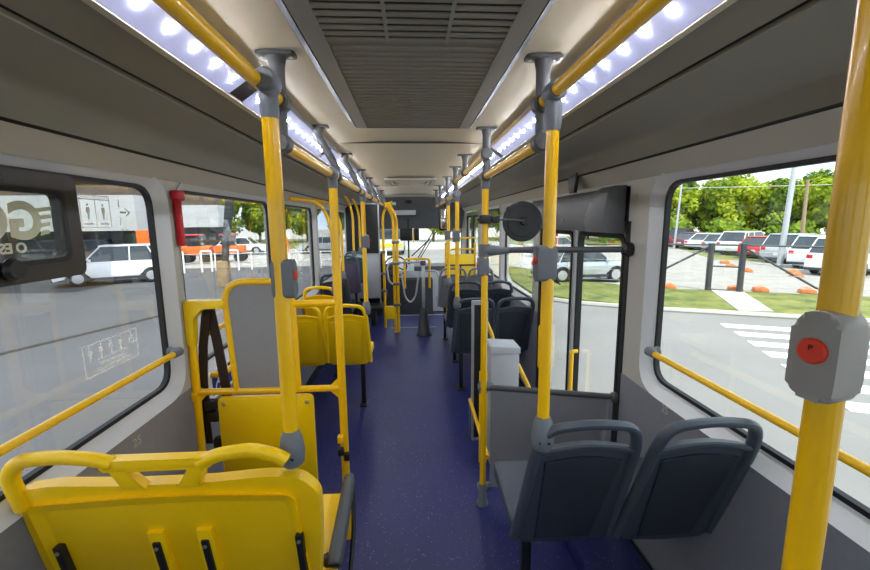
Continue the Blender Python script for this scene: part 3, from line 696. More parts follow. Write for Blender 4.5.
bm = BM(); lathe(bm, [(.02, -.035), (.034, -.025), (.036, .0), (.036, .012)], (.705, -.237, .012), 'x', 18); obj('wall_fitting', bm, 'black', t)
# mirror disc on an arm
t = thing('convex_mirror', 'black round back of a convex mirror on an arm clamped to the aisle pole', 'mirror', (.41, 2.285, 1.735))
bm = BM(); lathe(bm, [(.0, -.034), (.03, -.012), (.031, -.007), (.085, -.006), (.088, -.003), (.108, -.003), (.113, .001), (.112, .008), (.0, .01)][1:-1], (.215, .02, -.012), 'y', 40); obj('mirror_shell', bm, 'black', t, angle=20)
bm = BM(); lathe(bm, [(.020, -.030), (.026, -.010)], (.222, .02, -.010), 'y', 24); obj('hub', bm, 'black', t)
bm = BM(); tube(bm, [(.02, -.02, .004), (.222, -.006, -.008)], .006, 12); obj('arm', bm, 'clampd', t)
bm = BM(); box(bm, -.035, .03, -.035, .035, -.022, .026, .006); box(bm, .03, .075, -.04, .0, -.018, .02, .004); obj('clamp_block', bm, 'black', t)
bm = BM(); lathe(bm, [(.01, -.0), (.012, .02)], (-.045, -.01, -.0), 'x', 12); obj('clamp_knob', bm, 'black', t)
# door operator cover
t = thing('door_operator_cover', 'dark grey moulded cover of the door mechanism above the right-hand door', 'door cover', (1.09, 2.83, 1.78))
bm = BM()
sec = [(.10, .12), (-.02, .115), (-.058, .084), (-.078, -.056), (-.055, -.112), (.10, -.118)]
prism(bm, [(min(a, .036), b) for a, b in sec], 'y', -.48, .75, .008); obj('cover_shell', bm, 'bulk', t)
bm = BM(); prism(bm, [(.037, .128), (-.02, .125), (-.065, .090), (-.085, -.060), (-.060, -.120), (.037, -.125)], 'y', -.70, -.47, .008)
for q in bm.verts:
    if q.co.y > -.56: q.co.y += .10 * (.14 - q.co.z) / .28 - .05
obj('end_cap', bm, 'bulk', t)
bm = BM(); lathe(bm, [(.008, 0), (.008, -.01)], (-.082, -.12, -.05), 'x', 12); obj('lock', bm, 'screw', t)
t = thing('duct_stay', 'short dark bracket joining the overhead duct to the door mechanism cover', 'bracket', (1.04, 2.65, 1.88))
bm = BM(); prism(bm, [(-.05, .02), (.03, .02), (.05, .12), (-.08, .14)], 'x', -.012, .012, .002); obj('stay_plate', bm, 'black', t)
# doors
def doorleaf(name, y0, y1, x, z0, z1):
    root = bpy.data.objects.new(name, None); C.objects.link(root); root['kind'] = 'structure'; root.location = (x, (y0 + y1) / 2, z0)
    L = (y1 - y0) / 2 - .012; Hh = z1 - z0
    bm = BM(); ringplate(bm, rrect(-L, L, .0, Hh, .02), rrect(-L + .032, L - .032, .10, Hh - .07, .06), 'x', -.018, .018); obj('door_frame', bm, 'doorg', root)
    bm = BM(); ringplate(bm, rrect(-L + .028, L - .028, .095, Hh - .065, .062), rrect(-L + .048, L - .048, .125, Hh - .095, .055), 'x', -.026, .012); obj('rubber_seal', bm, 'rubber', root)
    bm = BM(); prism(bm, rrect(-L + .03, L - .03, .095, Hh - .065, .06), 'x', .0, .005); obj('glass_pane', bm, 'glass', root, smooth=False)
    bm = BM(); tube(bm, fillet([(-.02, L - .09, .42), (-.06, L - .09, .42), (-.06, L - .09, .80), (-.02, L - .09, .80)], .02), .014, 12); obj('door_handle', bm, 'ytube', root)
doorleaf('door_1', 2.12, 2.82, 1.17, .02, 1.72); doorleaf('door_2', 2.84, 3.54, 1.17, .02, 1.72)
doorleaf('door_3', 6.98, 7.76, 1.17, -.1, 1.9); doorleaf('door_4', 7.78, 8.58, 1.17, -.1, 1.9)
for k, y in enumerate((2.095, 3.55)):
    bm = BM(); box(bm, 1.125, 1.215, y - .022, y + .022, -.1, 1.72, .004); struct('trim_door_post_%d' % k, bm, 'rubber')
bm = BM(); box(bm, 1.13, 1.22, 2.10, 3.56, 1.72, 1.9); struct('trim_door_head', bm, 'black')
bm = BM(); box(bm, 1.10, 1.22, 2.10, 3.56, -.05, .02, .004); struct('trim_door_sill', bm, 'alu')
# grey cabinet box and guard
t = thing('equipment_box', 'light grey metal box with slanted lid standing beyond the partition', 'metal box', (.625, 2.78, .0))
bm = BM(); box(bm, -.095, .105, -.09, .10, .0, .83, .006); obj('box_body', bm, 'boxg', t)
bm = BM(); prism(bm, [(-.10, .825), (.11, .825), (.11, .865), (-.09, .88), (-.10, .87)], 'y', -.10, .11, .004)
obj('box_lid', bm, 'boxg', t)
t = thing('stepwell_guard', 'tall silver frame with dark panel beside the aisle, beyond the partition pole', 'guard panel', (.45, 3.05, 0))
bm = BM(); ringplate(bm, rrect(-.0, .125, 0, 1.13, .01), rrect(.018, .107, .018, 1.10, .006), 'y', -.018, .018); obj('metal_frame', bm, 'alu', t)
bm = BM(); box(bm, .012, .112, -.004, .004, .012, 1.105); obj('dark_panel', bm, 'black', t)
t = thing('kick_board', 'low yellow panel with small sticker behind the aisle pole foot', 'panel', (.50, 2.70, 0))
bm = BM(); box(bm, -.045, .01, -.012, .012, .02, .70, .004); obj('panel_sheet', bm, 'ypanel', t)
bm = BM(); box(bm, -.035, -.005, -.0145, -.0115, .60, .66); obj('sticker', bm, 'paint_w', t)
bm = BM(); lathe(bm, [(.008, -.015), (.008, -.0165)], (-.02, 0, .64), 'y', 12); obj('sticker_mark', bm, 'red', t)
t = thing('aisle_guard_bar', 'low yellow bar running along the aisle from the partition pole to the silver guard frame', 'guard bar', (.445, 2.32, .29))
bm = BM(); tube(bm, [(0, 0, 0), (0, .76, .03)], .014, 14); obj('bar_tube', bm, 'ytube', t)
bm = BM(); box(bm, -.009, .009, .735, .76, -.285, .02, .003); obj('bar_post', bm, 'clamp', t)
for (x, y, z, d, lab) in ((.605, 3.10, .86, (-.06, .02, .16), 'short slanted yellow tube end beyond the grey box'), (.81, 2.75, .56, (-.07, .02, .16), 'short slanted yellow tube end right of the grey box')):
    t = thing('grab_bar_end', lab, 'grab bar', (x, y, z))
    bm = BM(); tube(bm, fillet([(.03, 0, -z + .02 if False else -.3), (.03, 0, -.05), d], .08), .016, 14); obj('bar_tube', bm, 'ytube', t)
    bm = BM(); box(bm, 0, .06, -.03, .03, -z, -.29, .005); obj('bar_support', bm, 'black', t)

# ================================================================== WALL ITEMS
t = thing('emergency_hammer', 'red emergency window hammer on the pillar left of the second window', 'emergency hammer', (-1.112, 2.065, 1.62))
bm = BM(); box(bm, -.012, .014, -.016, .016, 0, .235, .006); obj('hammer_handle', bm, 'red', t)
bm = BM(); box(bm, -.014, .026, -.034, .034, .215, .265, .012, seg=3); obj('hammer_head', bm, 'red', t)
# flip-open hatch frame of the first left window
t = thing('hopper_window_frame', 'dark framed hopper pane in the top of the nearest left window, with mirrored sticker lettering', 'hopper window', (-1.135, 1.0, 1.56))
bm = BM(); ringplate(bm, rrect(-.75, .475, .0, .325, .03), rrect(-.69, .41, .06, .265, .028), 'x', -.02, .018); obj('hopper_frame', bm, 'blackf', t)
bm = BM(); ringplate(bm, rrect(-.70, .42, .05, .275, .03), rrect(-.685, .405, .065, .26, .026), 'x', .016, .022); obj('inner_bead', bm, 'rubber', t)
bm = BM(); prism(bm, rrect(-.70, .42, .05, .275, .03), 'x', .0, .004); obj('glass_pane', bm, 'glass', t, smooth=False)
bm = BM(); box(bm, .0, .03, .02, .22, .285, .31, .006); obj('slide_track', bm, 'black', t)
bm = BM(); lathe(bm, [(.014, 0), (.03, .01), (.034, .02), (.026, .034)], (.012, .20, .045), 'x', 18); obj('latch', bm, 'black', t)
# lettering on the outside of the hopper pane: reads mirrored from within
sm = lambda y, z, dx=-.0015: basis_mtx((dx, y, z), (0, -1, 0), (0, 0, 1))
def mirrored(mt): return mt
text('sticker_lettering', 'GO', 'cream_p', .145, basis_mtx((-.0015, .235, .175), (0, 1, 0), (0, 0, 1)) @ Matrix.Scale(-1, 4, (1, 0, 0)), t, offset=.006)
text('sticker_small_lettering', 'O ESTA', 'cream_p', .04, basis_mtx((-.0015, .22, .10), (0, 1, 0), (0, 0, 1)) @ Matrix.Scale(-1, 4, (1, 0, 0)), t, offset=.0015)
bm = BM()
for k in range(4): prism(bm, [(.315 + .01 * k, .215 - .022 * k), (.39 - .006 * k, .225 - .024 * k), (.39 - .006 * k, .213 - .024 * k), (.31 + .01 * k, .201 - .022 * k)], 'x', -.0022, -.001)
obj('speed_stripes', bm, 'cream_p', t, smooth=False)
bm = BM(); prism(bm, [(.02, .065), (.20, .065), (.165, .12), (.14, .15), (.10, .12)], 'x', -.003, -.0024); obj('orange_flash', bm, 'orange', t, smooth=False)
def wsticker(name, label, y0, y1, z0, z1, build):
    t = thing(name, label, 'sticker', (-(XW + .0425), (y0 + y1) / 2, (z0 + z1) / 2)); w, hh = (y1 - y0) / 2, (z1 - z0) / 2
    bm = BM(); ringplate(bm, rrect(-w, w, -hh, hh, .006), rrect(-w + .003, w - .003, -hh + .003, hh - .003, .004), 'x', 0, .001); obj('sticker_border', bm, 'paint_w', t)
    build(t, w, hh); return t
def figure(bm, y, z, s):
    bmesh.ops.create_icosphere(bm, subdivisions=1, radius=.10 * s, matrix=Matrix.Translation((.0005, y, z + .40 * s)) @ Matrix.Diagonal((.1, 1, 1, 1)))
    prism(bm, [(y - .12 * s, z + .26 * s), (y + .12 * s, z + .26 * s), (y + .16 * s, z - .05 * s), (y + .07 * s, z - .10 * s), (y + .06 * s, z - .5 * s), (y - .06 * s, z - .5 * s), (y - .07 * s, z - .10 * s), (y - .16 * s, z - .05 * s)], 'x', 0, .001)
def pri(t, w, hh):
    bm = BM()
    bm.free()
    for k in range(4):
        bm = BM(); figure(bm, -w + .034 + k * .052, hh * .42, .055); obj('figure_pictogram', bm, 'paint_w', t, smooth=False)
    wheelchair((.001, w - .032, hh * .42), (0, 1, 0), (0, 0, 1), .055, t)
    for k, s in enumerate(('ASSENTO PREFERENCIAL', 'GESTANTES E IDOSOS', 'PESSOAS COM DEFICIENCIA')):
        text('sticker_text', s, 'paint_w', .0145, basis_mtx((.001, 0, -hh * .12 - k * .018), (0, 1, 0), (0, 0, 1)), t, .0003)
wsticker('priority_seat_sticker', 'white-outlined priority seat sticker with figure symbols low on the nearest left window', 1.475, 1.765, 1.175, 1.295, pri)
def evac(t, w, hh):
    bm = BM(); box(bm, 0, .001, -.0015, .0015, -hh, hh * .72); box(bm, 0, .001, -w, w, hh * .70, hh * .76)
    for y in (-w / 2, w / 2):
        figure(bm, y, 0, .06); box(bm, 0, .001, y - w * .3, y + w * .3, -hh * .82, -hh * .70)
    obj('panel_drawing', bm, 'paint_w', t, smooth=False)
    text('sticker_text', 'SAIDA DE EMERGENCIA', 'paint_w', .013, basis_mtx((.001, 0, hh * .86), (0, 1, 0), (0, 0, 1)), t, .0003)
wsticker('instruction_sticker', 'white-outlined two-panel instruction sticker high on the nearest left window', 1.55, 1.70, 1.715, 1.835, evac)
t = thing('arrow_sticker', 'white right-pointing arrow sticker with bars high on the nearest left window', 'sticker', (-(XW + .0425), 1.77, 1.775))
bm = BM(); box(bm, 0, .001, -.015, .02, -.004, .004); prism(bm, [(.012, .016), (.034, 0), (.012, -.016), (.02, -.016), (.046, 0), (.02, .016)], 'x', 0, .001)
box(bm, 0, .001, -.022, -.016, .02, .05); box(bm, 0, .001, -.022, -.016, -.05, -.02); obj('arrow_mark', bm, 'paint_w', t, smooth=False)
text('sticker_text', 'SAIDA', 'paint_w', .014, basis_mtx((.001, 0, -.07), (0, 1, 0), (0, 0, 1)), t, .0003)
M['stencil'] = mat('faint_stencil', (178, 176, 174), .6, noise=.1)
o = text('seat_number_mark', '25', 'stencil', .05, basis_mtx((-(XW - .0055), 1.62, .855), (0, 1, 0), (0, 0, 1)), None, .0003); tag(o, 'faint seat number stencilled on the grey left wall above the yellow bench', 'number mark')
o = text('seat_number_mark', '25', 'stencil', .05, basis_mtx(((XW - .0055), 1.68, .88), (0, -1, 0), (0, 0, 1)), None, .0003); tag(o, 'faint seat number stencilled on the grey right wall beside the window seat', 'number mark')

# ================================================================== FRONT OF THE BUS
t = thing('driver_partition', 'dark driver partition with black upper pane and grey lower panel, far left', 'partition', (-.72, 7.1, 0))
bm = BM(); box(bm, -.38, .16, -.01, .01, 1.20, 2.02); obj('dark_pane', bm, 'black', t)
bm = BM(); box(bm, -.38, .16, -.012, .012, .42, 1.17, .003); obj('grey_panel', bm, 'boxg', t)
bm = BM(); ringplate(bm, [(-.40, .30), (.18, .30), (.18, 2.05), (-.40, 2.05)], [(-.38, .32), (.16, .32), (.16, 2.03), (-.38, 2.03)], 'y', -.015, .015); box(bm, -.38, .16, -.015, .015, 1.17, 1.20); obj('metal_frame', bm, 'alu', t)
bm = BM(); box(bm, -.40, .22, -.35, .02, .26, .33, .01); box(bm, -.38, .10, -.3, .02, 0, .26, .01); obj('black_ledge', bm, 'black', t)
t = thing('turnstile_cage', 'thick yellow double post with curved top standing by the aisle near the front', 'post', (-.27, 6.35, 0))
for x in (0, .05):
    bm = BM(); tube(bm, fillet([(x, 0, 0), (x, 0, 1.80), (x - .12, 0, 2.02)], .12), .022, 14); obj('post_tube', bm, 'ytube', t)
for z in (.45, .78, 1.10, 1.42):
    bm = BM(); box(bm, -.03, .085, -.04, .03, z - .02, z + .02, .005); obj('clamp_block', bm, 'clamp', t)
bm = BM(); box(bm, -.16, .02, -.02, .05, .22, .42, .006); obj('yellow_plate', bm, 'ypanel', t)
t = thing('grab_pole', 'thin yellow pole with curved top beside the dark driver partition', 'pole', (-.45, 6.68, 0))
bm = BM(); tube(bm, fillet([(0, 0, 0), (0, 0, 1.86), (.10, -.1, 2.0), (.16, -.2, 2.03)], .12), .02, 14); obj('pole_tube', bm, 'ytube', t)
for z in (.62, .9, 1.25):
    bm = BM(); box(bm, -.05, .03, -.03, .03, z - .02, z + .02, .006); obj('clamp_block', bm, 'clamp', t)
# turnstile
t = thing('turnstile', 'turnstile with dark grey flared base and silver bars in the aisle near the front', 'turnstile', (.17, 6.15, 0))
bm = BM(); lathe(bm, [(.12, 0), (.12, .02), (.095, .05), (.055, .40), (.03, .44)], (0, 0, 0), 'z', 8); obj('base', bm, 'metald', t)
bm = BM(); box(bm, -.025, .025, -.03, .03, .43, 1.12, .008); obj('column', bm, 'alu', t)
bm = BM(); box(bm, -.04, .04, -.04, .04, 1.08, 1.15, .01); obj('column_head', bm, 'clampd', t)
for pts in ([(-.03, 0, 1.13), (-.50, 0, 1.13), (-.54, 0, 1.05), (-.52, 0, .85), (-.46, 0, .8)], [(-.06, 0, .98), (-.12, 0, .60), (-.20, 0, .50), (-.28, 0, .60), (-.33, 0, .98)], [(.03, 0, 1.0), (.2, 0, 1.0), (.24, 0, .9), (.24, 0, .6)]):
    bm = BM(); tube(bm, fillet(pts, .07), .014, 12); obj('silver_bar', bm, 'alu', t)
bm = BM(); tube(bm, fillet([(-.28, .1, .72), (-.28, .1, 1.17), (.1, .1, 1.17), (.1, .1, .72)], .05), .018, 12); obj('yellow_hoop', bm, 'ytube', t)
# dashboard
t = thing('dashboard', 'pale grey dashboard across the front below the windscreen', 'dashboard', (0, 8.75, -.13))
bm = BM(); prism(bm, [(-.30, 0), (.42, 0), (.42, .93), (.0, .96), (-.32, .86), (-.36, .7)], 'x', -.35, 1.1, .01); obj('dash_body', bm, 'boxg', t)
bm = BM(); prism(bm, [(-.55, 0), (-.28, 0), (-.28, .74), (-.50, .70)], 'x', -.35, .42, .01); obj('lower_console', bm, 'metald', t)
bm = BM(); prism(bm, [(-.34, .86), (-.02, .93), (-.04, .99), (-.32, .95)], 'x', .05, .75, .01); obj('instrument_hood', bm, 'clampd', t)
t = thing('steering_wheel', 'black steering wheel at the front left of the bus', 'steering wheel', (-.32, 8.2, .86))
bm = BM(); tl = Matrix.Rotation(math.radians(55), 4, 'X')
tube(bm, [tl @ Vector((.22 * math.cos(a * PI / 12), .22 * math.sin(a * PI / 12), 0)) for a in range(24)], .016, 10, closed=True); obj('wheel_rim', bm, 'black', t)
bm = BM()
for a in (90, 210, 330): tube(bm, [Vector((0, 0, 0)), tl @ Vector((.22 * math.cos(math.radians(a)), .22 * math.sin(math.radians(a)), 0))], .012, 8)
tube(bm, [(0, 0, 0), (0, .12, -.9)], .03, 10); obj('steering_column', bm, 'black', t)
t = thing('driver_seat', 'black driver seat behind the partition at the front left', 'seat', (-.72, 7.45, -.14))
bm = BM(); box(bm, -.24, .24, -.05, .08, .55, 1.32, .04, seg=3); obj('backrest', bm, 'black', t)
bm = BM(); box(bm, -.25, .25, .05, .55, .42, .56, .04, seg=3); obj('cushion', bm, 'black', t)
bm = BM(); box(bm, -.15, .15, .12, .45, 0, .43, .02); obj('pedestal', bm, 'black', t)
t = thing('interior_mirror', 'black interior mirror with yellow stripe hanging at the windscreen', 'mirror', (-.02, 8.85, 1.50))
bm = BM(); box(bm, -.22, .05, -.03, .03, -.17, .09, .03, seg=3); box(bm, .08, .19, -.03, .03, -.17, .09, .03, seg=3); obj('mirror_housing', bm, 'black', t)
bm = BM(); box(bm, .055, .08, -.02, .0, -.2, .1); obj('yellow_stripe', bm, 'ytube', t)
bm = BM(); tube(bm, [(-.04, 0, .3), (-.04, 0, -.75)], .018, 8); obj('mirror_bar', bm, 'black', t)
t = thing('aisle_mirror', 'tall dark-framed mirror hanging near the front right, reflecting yellow poles', 'mirror', (.52, 6.3, 1.78))
bm = BM(); box(bm, -.10, .10, -.02, .03, -.19, .16, .03, seg=3); obj('mirror_housing', bm, 'black', t)
bm = BM(); box(bm, -.07, .07, -.024, -.019, -.16, .12, .01); mm_ = mat('mirror_face', (220, 224, 226), .05, metal=1, noise=.01); obj('mirror_face', bm, mm_, t)
bm = BM(); tube(bm, [(0, .01, .14), (0, .01, .36)], .012, 8); obj('mirror_stem', bm, 'black', t)
t = thing('destination_display', 'pale blank display panel on the dark header above the windscreen', 'display', (-.12, 8.70, 1.93))
bm = BM(); box(bm, -.24, .24, -.02, .04, -.09, .09, .01); obj('display_case', bm, 'black', t)
bm = BM(); box(bm, -.22, .22, -.024, -.018, -.06, .075); obj('display_face', bm, 'sign', t)
t = thing('header_speaker', 'small black oval speaker on the header above the display', 'speaker', (-.04, 8.58, 2.13))
bm = BM(); lathe(bm, [(.07, 0), (.075, -.01), (.05, -.02)], (0, 0, 0), 'y', 20)
for q in bm.verts: q.co.z *= .5
obj('grille', bm, 'black', t)
t = thing('header_plate', 'small pale plate on the header left of the black speaker', 'plate', (-.42, 8.59, 2.10))
bm = BM(); box(bm, -.13, .12, -.02, .02, -.03, .03, .004); obj('plate_face', bm, 'sign', t)
# yellow partition by the front door
t = thing('front_door_partition', 'yellow panel with yellow rails above it beside the front door on the right', 'partition', (.80, 6.72, 0))
bm = BM(); box(bm, -.22, .22, -.015, .015, .25, 1.20, .004); obj('yellow_panel', bm, 'ypanel', t)
for z in (1.28, 1.46):
    bm = BM(); tube(bm, fillet([(-.24, 0, z - .10), (-.16, 0, z), (.25, 0, z)], .06), .016, 12); obj('top_rail', bm, 'ytube', t)
for x in (-.24, .24):
    bm = BM(); tube(bm, [(x, 0, 0), (x, 0, 1.38)], .018, 12); obj('panel_post', bm, 'ytube', t)
bm = BM(); tube(bm, [(-.24, -.03, 1.02), (.24, -.03, 1.02)], .012, 8); tube(bm, [(0, -.03, .3), (0, -.03, 1.02)], .012, 8); obj('dark_brace', bm, 'metald', t)
# wipers
t = thing('windscreen_wiper', 'long dark double wiper arms slanting across the windscreen', 'wiper', (.1, YF + .13, .84))
bm = BM(); tube(bm, [(0, 0, 0), (.42, 0, .72)], .012, 8); tube(bm, [(.05, 0, 0), (.50, 0, .72)], .010, 8); tube(bm, [(-.1, .02, .12), (.32, .02, .5)], .014, 8); obj('wiper_arm', bm, 'black', t)

# ================================================================== OUTSIDE
def quad(name, pts, m, z, kind='structure', label=None, cat=None):
    bm = BM(); prism(bm, pts, 'z', z - .06, z); o = obj(name, bm, m, smooth=False)
    if kind: o['kind'] = kind
    if label: tag(o, label, cat)
    return o
quad('ground', [(-150, -60), (150, -60), (150, 170), (-150, 170)], 'conc', GZ - .03)
quad('ground_asphalt_left', [(-60, -20), (-1.6, -20), (-1.6, 26), (-60, 23.2)], 'asphshade', GZ)
quad('ground_asphalt_right', [(-1.6, -20), (22, -10), (16, 7.5), (10.35, 10.0), (7.2, 11.4), (4.2, 13.6), (3.6, 17), (4.6, 24), (6.2, 40), (-1.6, 40)], 'asphl', GZ)
quad('ground_lot', [(9.8, 15.0), (14.6, 13.0), (40, 4), (60, 20), (34, 46), (14, 40)], 'gravel', GZ + .02)
quad('ground_grass_verge', [(7.3, 11.55), (10.45, 10.15), (16, 7.8), (22, 5), (26, 8), (14.4, 12.9), (9.7, 14.9), (6.5, 18), (6.0, 16)], 'grass', GZ + .06)
quad('ground_grass_lane', [(4.4, 14.4), (6.9, 12.0), (7.3, 13.4), (6.0, 16.2), (6.6, 22), (5.6, 24), (4.5, 18)], 'grass', GZ + .05)
quad('ground_grass_far', [(20, 26), (27, 20), (60, 20), (70, 70), (10, 70), (12, 46), (26, 40)], 'grass', GZ + .04)
quad('ground_grass_left', [(-60, 44), (-4, 44), (-2, 70), (-60, 70)], 'grass', GZ + .02)
bm = BM(); tube(bm, [(3.55, 16.5, GZ + .04), (4.1, 13.9, GZ + .04), (5.2, 12.6, GZ + .04), (7.2, 11.45, GZ + .04), (10.4, 10.05, GZ + .04), (16, 7.55, GZ + .04), (22, 5, GZ + .04)], .09, 8); struct('trim_kerb', bm, 'conc')
quad('ground_path', [(9.28, 10.95), (10.15, 10.75), (11.9, 13.95), (11.0, 14.35)], 'conc', GZ + .075)
bm = BM(); tube(bm, [(-9.6, 5.5, GZ + .0), (-8.5, 8.8, GZ + .0), (-7.3, 12.2, GZ + .0), (-5.5, 17.5, GZ)], .05, 6); struct('trim_road_joint', bm, 'dirt')
# crosswalk stripes: each starts along the kerb line and runs away to the right
st0 = [(7.85, 9.80), (7.60, 9.05), (7.30, 8.30), (7.02, 7.60), (6.72, 6.85), (6.45, 6.1), (6.15, 5.35), (5.9, 4.6)]
for k, (x, y) in enumerate(st0):
    dx, dy = 3.6, -1.55
    bm = BM(); prism(bm, [(x, y), (x + dx, y + dy), (x + dx - .12, y + dy - .33), (x - .12, y - .33)], 'z', GZ - .01, GZ + .012); struct('trim_crosswalk_stripe_%d' % (k + 1), bm, 'paint_w')
# gate and fence
t = thing('metal_gate', 'dark metal gate frame across the path outside the right window', 'gate', (11.3, 14.2, GZ))
d = Vector((11.72 - 10.95, 13.9 - 14.45, 0)); a0 = Vector((-.35, .25, 0)); a1 = Vector((.42, -.30, 0))
for p in (a0, a1):
    bm = BM(); tube(bm, [p, p + Vector((0, 0, 1.78))], .10, 8); obj('gate_post', bm, 'metald', t)
for z in (.08, .95):
    bm = BM(); tube(bm, [a0 + Vector((0, 0, z)), a1 + Vector((0, 0, z))], .03, 6); obj('gate_bar', bm, 'metald', t)
t = thing('boundary_fence', 'thin wire fence with dark top rail and slanted braces along the car park', 'fence', (11.3, 14.2, GZ))
bm = BM(); tube(bm, [(-4.5, 2.2, 1.70), (-.35, .25, 1.73), (.42, -.30, 1.73), (9, -6.0, 1.66)], .035, 6); obj('top_rail', bm, 'metald', t)
for a, b in (((-.4, .28, 1.66), (-2.6, 1.4, .1)), ((.46, -.33, 1.63), (2.5, -1.6, .1))):
    bm = BM(); tube(bm, [a, b], .04, 6); obj('slanted_brace', bm, 'metald', t)
bm = BM()
for z in (.3, .7, 1.1, 1.5): tube(bm, [(-4.5, 2.2, z), (-.35, .25, z)], .006, 4); tube(bm, [(.42, -.30, z), (9, -6.0, z)], .006, 4)
obj('wires', bm, 'gal', t)
for x, y in ((-4.5, 2.2), (3.6, -2.4), (7.0, -4.7)):
    bm = BM(); tube(bm, [(x, y, 0), (x, y, 1.68)], .05, 8); obj('fence_post', bm, 'gal', t)
for k, (x, y) in enumerate(((9.9, 15.1), (11.9, 14.3), (12.7, 14.1), (14.0, 13.6), (17.5, 17.6), (18.3, 18.6), (17.6, 21.6), (18.8, 23.6), (16.8, 19.6))):
    bm = BM(); prism(bm, [(-.24, 0), (.24, 0), (.20, .12), (.04, .20), (-.21, .13)], 'y', -.2, .2, .02)
    o = obj('terracotta_block', bm, 'orange', loc=(x, y, GZ + .03)); o.rotation_euler = (0, 0, -.5); o.data.materials[0] = M['terra']; tag(o, ['orange block at the fence line left of the gate', 'orange block just right of the gate foot', 'orange block near the right brace of the gate', 'orange block at the foot of the right-hand brace', 'orange block under the nearest white car', 'orange block beside the leaning pole', 'orange block in front of the red car', 'orange block in front of the white cars', 'orange block left of the leaning pole'][k], 'block', 'orange blocks in the car park')
# poles
def opole(name, x, y, h, r, lean, m, label):
    bm = BM(); tube(bm, [(0, 0, 0), (lean[0], lean[1], h)], [r, r * .7], 10); o = obj(name, bm, m, loc=(x, y, GZ)); tag(o, label, 'pole'); return o
opole('street_pole', 20.4, 21.6, 9.5, .15, (.35, 0), 'gal', 'tall leaning galvanised pole in the car park outside the right window')
opole('utility_pole', 27.6, 27.7, 5.3, .13, (-.1, 0), 'wood', 'short wooden utility pole in front of the trees, right of the leaning pole')
opole('street_pole', 24.0, 36.4, 7.0, .10, (.3, 0), 'gal', 'thin pale pole at the left edge of the right window view')
# ------------------------------------------------ cars
def car(label, loc, rz, paint, kind='suv', group=None, cat='car'):
    L, W, H = {'suv': (4.4, 1.85, 1.74), 'hatch': (4.0, 1.72, 1.48), 'sedan': (4.5, 1.76, 1.45), 'pickup': (5.2, 1.85, 1.78)}[kind]
    t = thing('parked_car', label, cat, loc, rz, group)
    a = L / 2; wb = L * .30; wr = .34; belt = 1.04 if kind in ('suv', 'pickup') else .90; gc = .24
    def arch(c): return [(c + .42 * math.cos(q), wr + .42 * math.sin(q)) for q in [PI - k * PI / 8 for k in range(9)] if wr + .42 * math.sin(q) > gc]
    hood = belt - .02
    pts = [(-a, gc + .1)] + [(-a + .05, gc)] + arch(-wb) + arch(wb) + [(a - .05, gc), (a, gc + .15), (a, hood - .22), (a - .12, hood - .06), (a - L * .24, belt)] + \
          ([(-a + .04, belt), (-a, belt - .1)] if kind != 'sedan' else [(-a * .66, belt), (-a + .05, belt - .04), (-a, belt - .2)])
    bm = BM(); prism(bm, pts, 'x', -W / 2, W / 2, .05)
    obj('body', bm, paint, t)
    fb = a - L * .25; 
    if kind == 'pickup': rb, rt0 = -a * .22, -a * .14
    elif kind == 'sedan': rb, rt0 = -a * .72, -a * .40
    else: rb, rt0 = -a + .10, -a + .58
    ft = fb - .62
    def green(bm, z0, z1, y0, y1, y2, y3, w0, w1):
        b = [bm.verts.new(c) for c in ((-w0, y0, z0), (w0, y0, z0), (w0, y1, z0), (-w0, y1, z0))]; tt = [bm.verts.new(c) for c in ((-w1, y2, z1), (w1, y2, z1), (w1, y3, z1), (-w1, y3, z1))]
        bm.faces.new(b[::-1]); bm.faces.new(tt)
        for i in range(4): bm.faces.new((b[i], b[(i + 1) % 4], tt[(i + 1) % 4], tt[i]))
    w0, w1 = W / 2 - .06, W / 2 - .20
    bm = BM(); green(bm, belt - .02, H - .05, rb, fb, rt0, ft, w0, w1); obj('cabin_glass', bm, 'carglass', t, smooth=False)
    bm = BM(); box(bm, -w1 - .02, w1 + .02, rt0 - .05, ft + .05, H - .07, H, .03, seg=2); obj('roof', bm, paint, t)
    bm = BM()
    for s in (-1, 1):
        for (yb, yt) in ((fb, ft), (rb, rt0), ((fb + rb) / 2 - .05, (ft + rt0) / 2), (rb + .55 if kind != 'pickup' else rb + .1, rt0 + .38)):
            tube(bm, [(s * (w0 + .005), yb, belt - .03), (s * (w1 + .005), yt, H - .05)], .028, 6)
    obj('pillars', bm, paint, t)
    for s in (-1, 1):
        for c in (-wb, wb):
            bm = BM(); lathe(bm, [(wr * .9, -.11), (wr, -.08), (wr, .08), (wr * .9, .11)], (s * (W / 2 - .12), c, wr), 'x', 20); wl = obj('wheel', bm, 'rubber', t)
            bm = BM(); lathe(bm, [(wr * .62, 0), (wr * .62, s * .012), (wr * .2, s * .02)], (s * (W / 2 - .01), c, wr), 'x', 12); obj('rim', bm, 'alu', wl)
        bm = BM(); box(bm, s * W * .33 - .2, s * W * .33 + .2, a - .06, a + .015, hood - .30, hood - .14, .03); obj('headlight', bm, 'sign', t)
        bm = BM(); box(bm, s * W * .40 - .12, s * W * .40 + .12, -a - .015, -a + .05, belt - .26, belt - .08, .02); obj('taillight', bm, 'red', t)
        bm = BM(); box(bm, s * (W / 2 + .02) - .07, s * (W / 2 + .02) + .07, fb - .30, fb - .18, belt, belt + .13, .02); obj('side_mirror', bm, paint, t)
    bm = BM(); box(bm, -.2, .2, -a - .02, -a + .02, .48, .60, .005); obj('number_plate', bm, 'sign', t)
    bm = BM(); box(bm, -W / 2 + .03, W / 2 - .03, -a - .02, a + .02, gc, gc + .13, .02); obj('lower_trim', bm, 'metald', t)
    return t
CW = mat('car_white_paint', (238, 240, 242), .2, noise=.01, coat=.5); CSv = mat('car_silver_paint', (186, 192, 198), .22, metal=.4, noise=.02, coat=.5)
